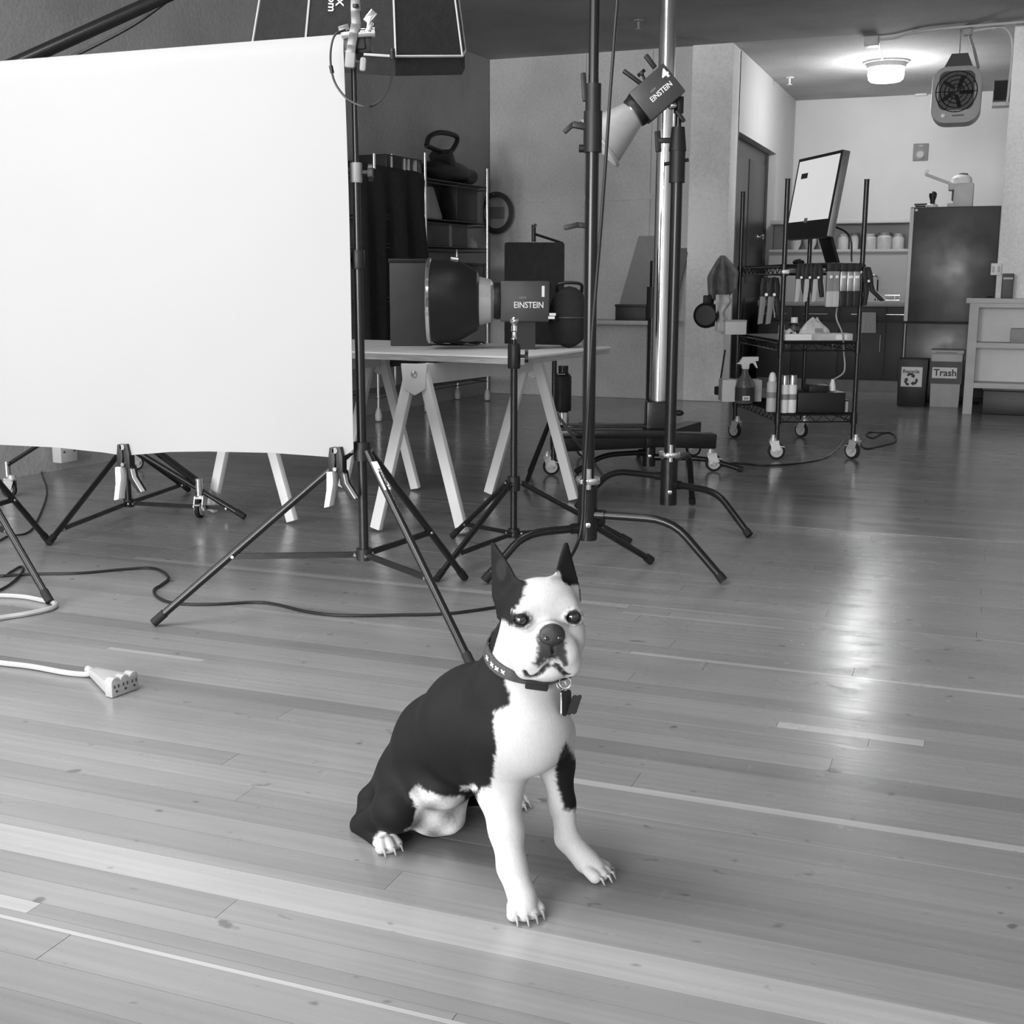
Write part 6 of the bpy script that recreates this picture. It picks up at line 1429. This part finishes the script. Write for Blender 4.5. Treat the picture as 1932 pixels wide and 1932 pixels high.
# light relaxation of the voxel steps
ed = np.concatenate([DF[:, [0, 1]], DF[:, [1, 2]], DF[:, [2, 3]], DF[:, [3, 0]]])
for lam in (.5, -.52, .5, -.52, .4):
    acc = np.zeros_like(DV); cn = np.zeros(len(DV)); 
    for a, b_ in ((0, 1), (1, 0)):
        np.add.at(acc, ed[:, a], DV[ed[:, b_]]); np.add.at(cn, ed[:, a], 1)
    DV = DV+lam*(acc/np.maximum(cn, 1)[:, None]-DV)
# ---- coat pattern in the dog's own frame (flat map seen along a fixed direction across the chest)
gdir = D(990, 1400, 2.15)-np.array([0, 0, CAM_H]); gdir /= gdir[1]
def flat(p): p = np.atleast_2d(p); return np.stack([p[:, 0]-(p[:, 1]-2.15)*gdir[0], p[:, 2]-(p[:, 1]-2.15)*gdir[2]], 1)
def poly_in(P, poly):
    x, y = P[:, 0], P[:, 1]; r_ = np.zeros(len(P), bool); n = len(poly); j = n-1
    for i in range(n):
        xi, yi = poly[i]; xj, yj = poly[j]; c = ((yi > y) != (yj > y)) & (x < (xj-xi)*(y-yi)/(yj-yi+1e-12)+xi); r_ ^= c; j = i
    return r_
def fpoly(pts, Y): return [tuple(flat(D(a, b_, Y))[0]) for a, b_ in pts]
rg_ = np.random.default_rng(3)
jit = rg_.normal(0, .0016, DV.shape); PJ = DV+jit*np.array([1, 0, 1.6])
fp = flat(PJ); al = np.full(len(DV), .009)
Lax = np.array([.6, -.8]); sl_ = (DV[:, :2]-che[:2]) @ Lax
W1 = fpoly([(955, 1262), (953, 1290), (962, 1310), (962, 1328), (948, 1337), (931, 1345), (932, 1375), (938, 1410), (932, 1450), (926, 1484), (906, 1490), (900, 1500), (890, 1800), (1300, 1800), (1300, 1200), (1060, 1240)], 2.07)
white = poly_in(fp, W1) & (sl_ > -.055)
low = (DV[:, 2] < .19) & (sl_ > -.06) & (fp[:, 0] > fpoly([(900, 1500)], 2.1)[0][0])
white |= low & (DV[:, 1] < 2.27)
W2 = fpoly([(1063, 1400), (1072, 1412), (1092, 1440), (1096, 1526), (1064, 1528), (1056, 1500), (1050, 1478), (1046, 1452), (1052, 1425)], 2.2)
white &= ~(poly_in(fp, W2) & (DV[:, 0] > D(1040, 1400, 2.18)[0]))
al[white] = .50
W3 = fpoly([(790, 1478), (778, 1496), (792, 1524), (800, 1540), (768, 1564), (885, 1566), (878, 1498), (850, 1500), (815, 1492)], 2.29)
gro = poly_in(fp, W3) & (DV[:, 1] < 2.36); gro |= (np.linalg.norm((DV-D(826, 1516, 2.315))*np.array([1, .7, 1]), axis=1) < .068) & (fp[:, 0] > fpoly([(782, 1500)], 2.29)[0][0]) & (DV[:, 1] < 2.36) & (DV[:, 2] < .10); al[gro] = np.clip(.42+.25*np.sin(DV[gro, 0]*90)*np.sin(DV[gro, 2]*70)+rg_.normal(0, .06, gro.sum()), .15, .8)
W3b = fpoly([(868, 1484), (905, 1478), (905, 1488), (872, 1492)], 2.2); al[poly_in(fp, W3b)] = .55
for tp_, r_ in ((D(735, 1606, 2.265), .042), (D(978, 1509, 2.475), .055)): al[np.linalg.norm(PJ-tp_, axis=1) < r_] = .52
# head pattern in head coordinates
HL = (PJ-HC) @ np.stack([hr, hu, hf], 1); HL0 = (DV-HC) @ np.stack([hr, hu, hf], 1)
def h2(px, py, z=.05):
    d = ray(px, py); d = np.array([d @ SR, d @ SF, d[2]]); o = np.array([0, 0, CAM_H]); k = ((HC+hf*z-o) @ hf)/(d @ hf); p = o+d*k-HC; return (p @ hr, p @ hu)
inhead = (HL0[:, 1] > -.118) & (np.abs(HL0[:, 0]) < .11) & (HL0[:, 2] > -.012-.25*np.maximum(0, HL0[:, 1]*-1)) & (DV[:, 2] > .40)
face = [h2(*p) for p in [(1002, 1080), (994, 1108), (990, 1122), (984, 1136), (974, 1148), (968, 1158), (971, 1172), (975, 1182), (966, 1182), (955, 1176), (940, 1168), (925, 1170), (925, 1230), (950, 1262), (970, 1290), (1060, 1300), (1130, 1260), (1140, 1140), (1095, 1104), (1060, 1080)]]
inf = poly_in(HL[:, :2], face)
al[inhead & inf & (HL0[:, 1] < .09)] = .52
al[inhead & ~inf & (HL0[:, 1] > -.06)] = .009
topw = (HL0[:, 2] > -.045) & (HL0[:, 2] <= -.012) & (HL[:, 0] > -.028) & (HL0[:, 0] < .075) & (HL0[:, 1] > -.06) & (HL0[:, 1] < .083); al[topw] = .52
al[topw & (HL[:, 0] > -.008) & (HL[:, 0] < .016) & (HL[:, 1] > .068) & (HL[:, 2] < .0)] = .05
earv = (HL0[:, 1] > .060) & (((HL0[:, 0] < -.030) & (HL0[:, 1] > .07-.0)) | ((HL0[:, 0] > .040) & (HL0[:, 1] > .066)) | ((HL0[:, 0] > .050) & (HL0[:, 2] < -.004) & (HL0[:, 1] > .035)))
al[earv] = .010
er = np.array([-.068, .095, -.02]); ev_ = np.linalg.norm((HL0-er)*np.array([1.3, .55, .6]), axis=1); al[earv & (ev_ < .011)] = .022
mz = [h2(a, b_, .08) for a, b_ in [(1020, 1188), (1012, 1204), (1012, 1222), (1012, 1240), (1005, 1256), (1018, 1258), (1030, 1246), (1042, 1240), (1056, 1247), (1066, 1262), (1074, 1254), (1068, 1232), (1066, 1210), (1062, 1190), (1038, 1180)]]
md = poly_in(HL[:, :2]+rg_.normal(0, .0012, (len(DV), 2)), mz) & inhead & (HL0[:, 2] > .03); al[md] = .04
for e in EYES:
    de = np.linalg.norm((HL-np.array(e))*np.array([.85, 1.05, .5]), axis=1); al[(de < .0152) & inhead] = .03
# mouth line
lp_ = np.array(lip); dm = np.min([np.linalg.norm(HL0-(lp_[i]+(lp_[i+1]-lp_[i])*t), axis=1) for i in range(len(lip)-1) for t in (0, .25, .5, .75)], axis=0); al[(dm < .0044) & inhead] = .03
# soften the borders over neighbouring hairs
for _ in range(2):
    acc = np.zeros(len(al)); cn = np.zeros(len(al))
    for a, b_ in ((0, 1), (1, 0)): np.add.at(acc, ed[:, a], al[ed[:, b_]]); np.add.at(cn, ed[:, a], 1)
    al = al*.55+.45*acc/np.maximum(cn, 1)
FUR = bpy.data.materials.new('short_fur_coat'); FUR.use_nodes = True
def fur_nodes():
    nt = FUR.node_tree; P = nt.nodes['Principled BSDF']; P.inputs['Roughness'].default_value = .62; P.inputs['Specular IOR Level'].default_value = .12
    a = nt.nodes.new('ShaderNodeAttribute'); a.attribute_name = 'coat'
    tc = nt.nodes.new('ShaderNodeTexCoord'); mp = nt.nodes.new('ShaderNodeMapping'); mp.inputs['Scale'].default_value = (260, 260, 90); nt.links.new(tc.outputs['Object'], mp.inputs[0])
    n = nt.nodes.new('ShaderNodeTexNoise'); n.inputs['Scale'].default_value = 1; n.inputs['Detail'].default_value = 3; nt.links.new(mp.outputs[0], n.inputs['Vector'])
    r = nt.nodes.new('ShaderNodeMapRange'); r.inputs[1].default_value = .3; r.inputs[2].default_value = .7; r.inputs[3].default_value = .94; r.inputs[4].default_value = 1.04; nt.links.new(n.outputs['Fac'], r.inputs[0])
    mx = nt.nodes.new('ShaderNodeMath'); mx.operation = 'MULTIPLY'; nt.links.new(a.outputs['Fac'], mx.inputs[0]); nt.links.new(r.outputs[0], mx.inputs[1])
    cc = nt.nodes.new('ShaderNodeCombineColor'); [nt.links.new(mx.outputs[0], cc.inputs[k]) for k in range(3)]; nt.links.new(cc.outputs[0], P.inputs['Base Color'])
    b = nt.nodes.new('ShaderNodeBump'); b.inputs['Strength'].default_value = .12; b.inputs['Distance'].default_value = .003; nt.links.new(n.outputs['Fac'], b.inputs['Height']); nt.links.new(b.outputs[0], P.inputs['Normal'])
fur_nodes()
def wd(p): p = np.array(p); return SR*p[0]+SF*p[1]+VZ*p[2]
DR = wd(D(880, 1640, 2.2)); DR[2] = 0
dog = thing('dog', 'black and white dog sitting on the wooden floor and looking at the viewer', 'dog', DR)
me = bpy.data.meshes.new('dog_body')
wv = DV[:, :1]*SR+DV[:, 1:2]*SF+DV[:, 2:3]*VZ-DR
me.from_pydata(wv.tolist(), [], DF.tolist()); me.polygons.foreach_set('use_smooth', [True]*len(me.polygons))
at_ = me.attributes.new('coat', 'FLOAT', 'POINT'); at_.data.foreach_set('value', al.astype(np.float32)); me.materials.append(FUR); me.update()
body = bpy.data.objects.new('dog_body', me); COL.objects.link(body); body.parent = dog
print('dog verts', len(DV))
EYE = mat('dark_wet_eye', .012, .04, 0, .1, coat=1.0); NOSE = mat('black_nose_leather', .02, .38, 0, .3, 300, .3); CLAW = mat('pale_claw', .30, .4, 0, .3, 40)
SCL = mat('eye_white', .55, .15)
hw3 = tuple(wd(a) for a in (hr, hu, hf))
for e in EYES:
    ob = MB().ell(wd(Hd(e[0], e[1], e[2]-.003)), .0132, None, 24, 16).build('eye', SCL if False else EYE, dog, label='dark shiny eye')
    MB().tube([wd(Hd(e[0]*1.01+.0135*math.cos(a), e[1]-.001+.0098*math.sin(a), e[2]+.0068-.0045*math.cos(a)**2)) for a in np.linspace(0, 2*math.pi, 25)], .0013, 6, False).build('eyelid_rim', NOSE, ob)
nb_ = MB(); nb_.ell(wd(Hd(0, -.013, .0835)), (.0235, .0205, .0125), hw3, 24, 14); no = nb_.build('nose', NOSE, dog, label='black nose pad')
for s_ in (-1, 1): MB().ell(wd(Hd(s_*.0115, -.017, .0935)), (.0058, .0042, .003), hw3, 12, 8).build('nostril', EYE, no)
for p, d in CLAWS:
    d = np.array(d)/np.linalg.norm(d); a = wd(p-d*.004); b_ = wd(p+d*.006+np.array([0, 0, -.001])); c_ = wd(np.array([(p+d*.0125)[0], (p+d*.0125)[1], .0022]))
    MB().tube([a, b_, c_], [.0040, .0032, .0010], 8).build('claw', CLAW, dog)
# collar that hugs the neck
cn_ = D(992, 1230, 2.15); nz_ = nrm(np.array([.12, -.34, .93])); cx_ = nrm(np.cross(np.array([0, 1.0, 0]), nz_)); cy2 = np.cross(nz_, cx_)
def hug(a, dz):
    e = cx_*math.cos(a)+cy2*math.sin(a); o = cn_+nz_*dz; r_ = .02
    while r_ < .13 and sdf(o+e*r_) < 0.0016: r_ += .0006
    return o, e, r_
na = 72; rad = np.array([[hug(2*math.pi*k/na, dz)[2] for k in range(na)] for dz in (-.009, 0, .009)]); rlo, rhi, rm = [(np.roll(q_, 1)+q_*2+np.roll(q_, -1))/4 for q_ in (rad[0], rad[2], rad[1])]
def cpt(k, dz, add): a = 2*math.pi*k/na; return wd(cn_+nz_*dz+(cx_*math.cos(a)+cy2*math.sin(a))*(np.interp(dz, (-.009, 0, .009), (rlo[k % na], rm[k % na], rhi[k % na]))+add))
COLL = mat('dark_woven_collar', .035, .6, 0, .3, 60, .2)
q = MB(); vs = [cpt(k, dz, ad_) for dz, ad_ in ((-.009, .001), (.009, .001), (.009, .004), (-.009, .004)) for k in range(na)]
q.add(vs, [(j*na+k, j*na+(k+1) % na, ((j+1) % 4)*na+(k+1) % na, ((j+1) % 4)*na+k) for j in range(4) for k in range(na)])
col = q.build('collar', COLL, dog, label='dark collar with small white crosses')
ang = [math.atan2((np.array(D(px, py, 2.1))-cn_) @ cy2, (np.array(D(px, py, 2.1))-cn_) @ cx_) for px, py in ((1035, 1285), (1062, 1272))]
kf = int(round(ang[0]/(2*math.pi)*na)) % na
def lookx(px):
    best = min(range(na), key=lambda k: abs(pr_px(cpt(k, 0, .004))-px)+(1e4 if (cpt(k, 0, .004)-wd(cn_)) @ SF > 0.02 else 0)); return best
for k in [lookx(x) for x in (921, 930, 940, 951)]:
    c = cpt(k, 0.0, .0062); e1 = nrm(cpt(k+1, 0, .0045)-cpt(k-1, 0, .0045)); e2 = wd(nz_); n2 = nrm(np.cross(e1, e2))
    q = MB(); f1_, f2_ = nrm(e1+e2), nrm(e1-e2); q.box(c, (.011, .0026, .0012), (f1_, f2_, n2)); q.box(c, (.011, .0026, .0013), (f2_, f1_, n2)); q.build('white_cross', LABEL, col)
k0 = lookx(1012); c = cpt(k0, -.001, .006); e1 = nrm(cpt(k0+2, 0, 0)-cpt(k0-2, 0, 0)); n2 = nrm(np.cross(e1, wd(nz_)))
MB().box(c, (.042, .024, .010), (e1, wd(nz_), n2)).build('buckle', BLKP, col, bevel=.004)
k1 = lookx(1058); c = cpt(k1, -.004, .006)
def infront(px, py, gap):
    Y = 1.92
    while Y < 2.3 and sdf(D(px, py, Y)) > gap: Y += .001
    return Y
def torus(c, n_, R_, r_): x, y, _ = frame(n_); return MB().tube([V(c)+(x*math.cos(a)+y*math.sin(a))*R_ for a in np.linspace(0, 2*math.pi, 25)], r_, 6, False)
tr_ = torus(c-VZ*.006, SF+SR*.4, .009, .0014).build('ring', CHR, col)
c2_ = ad(1066, 1288, min(infront(1066, 1288, .008), infront(1072, 1325, .012))); torus(c2_, SF+SR*.2, .0105, .0011).build('ring', CHR, col)
def bone(o, ux, uy, S, m_, par, nm):
    pts = []
    for cx2, cy3, a0, a1 in ((.28, .95, -20, 140), (-.28, .95, 40, 200), (-.28, -.95, 160, 320), (.28, -.95, 220, 380)):
        for a in np.linspace(math.radians(a0), math.radians(a1), 7): pts.append((cx2+.3*math.cos(a), cy3+.3*math.sin(a)))
    n_ = np.cross(nrm(ux), nrm(uy)); return MB().prism([(x*S, y*S) for x, y in pts], V(o)-n_*.0012, nrm(ux), nrm(uy), n_*.0024).build(nm, m_, par)
b0_ = ad(1071, 1326, min(infront(1071, 1326, .008), infront(1071, 1300, .008), infront(1066, 1345, .008)))
bone(b0_-SR*.002, SR*.8+SF*.6, VZ+SR*-.05, .019, BLKP, col, 'bone_tag'); bone(b0_-SR*.008+SF*.004, SR*.35+SF*.9, VZ, .019, CHR, col, 'silver_tag'); bone(b0_+SR*.012-SF*.004-VZ*.002, SR+SF*.1, VZ+SR*.3, .015, BLKP, col, 'bone_tag')
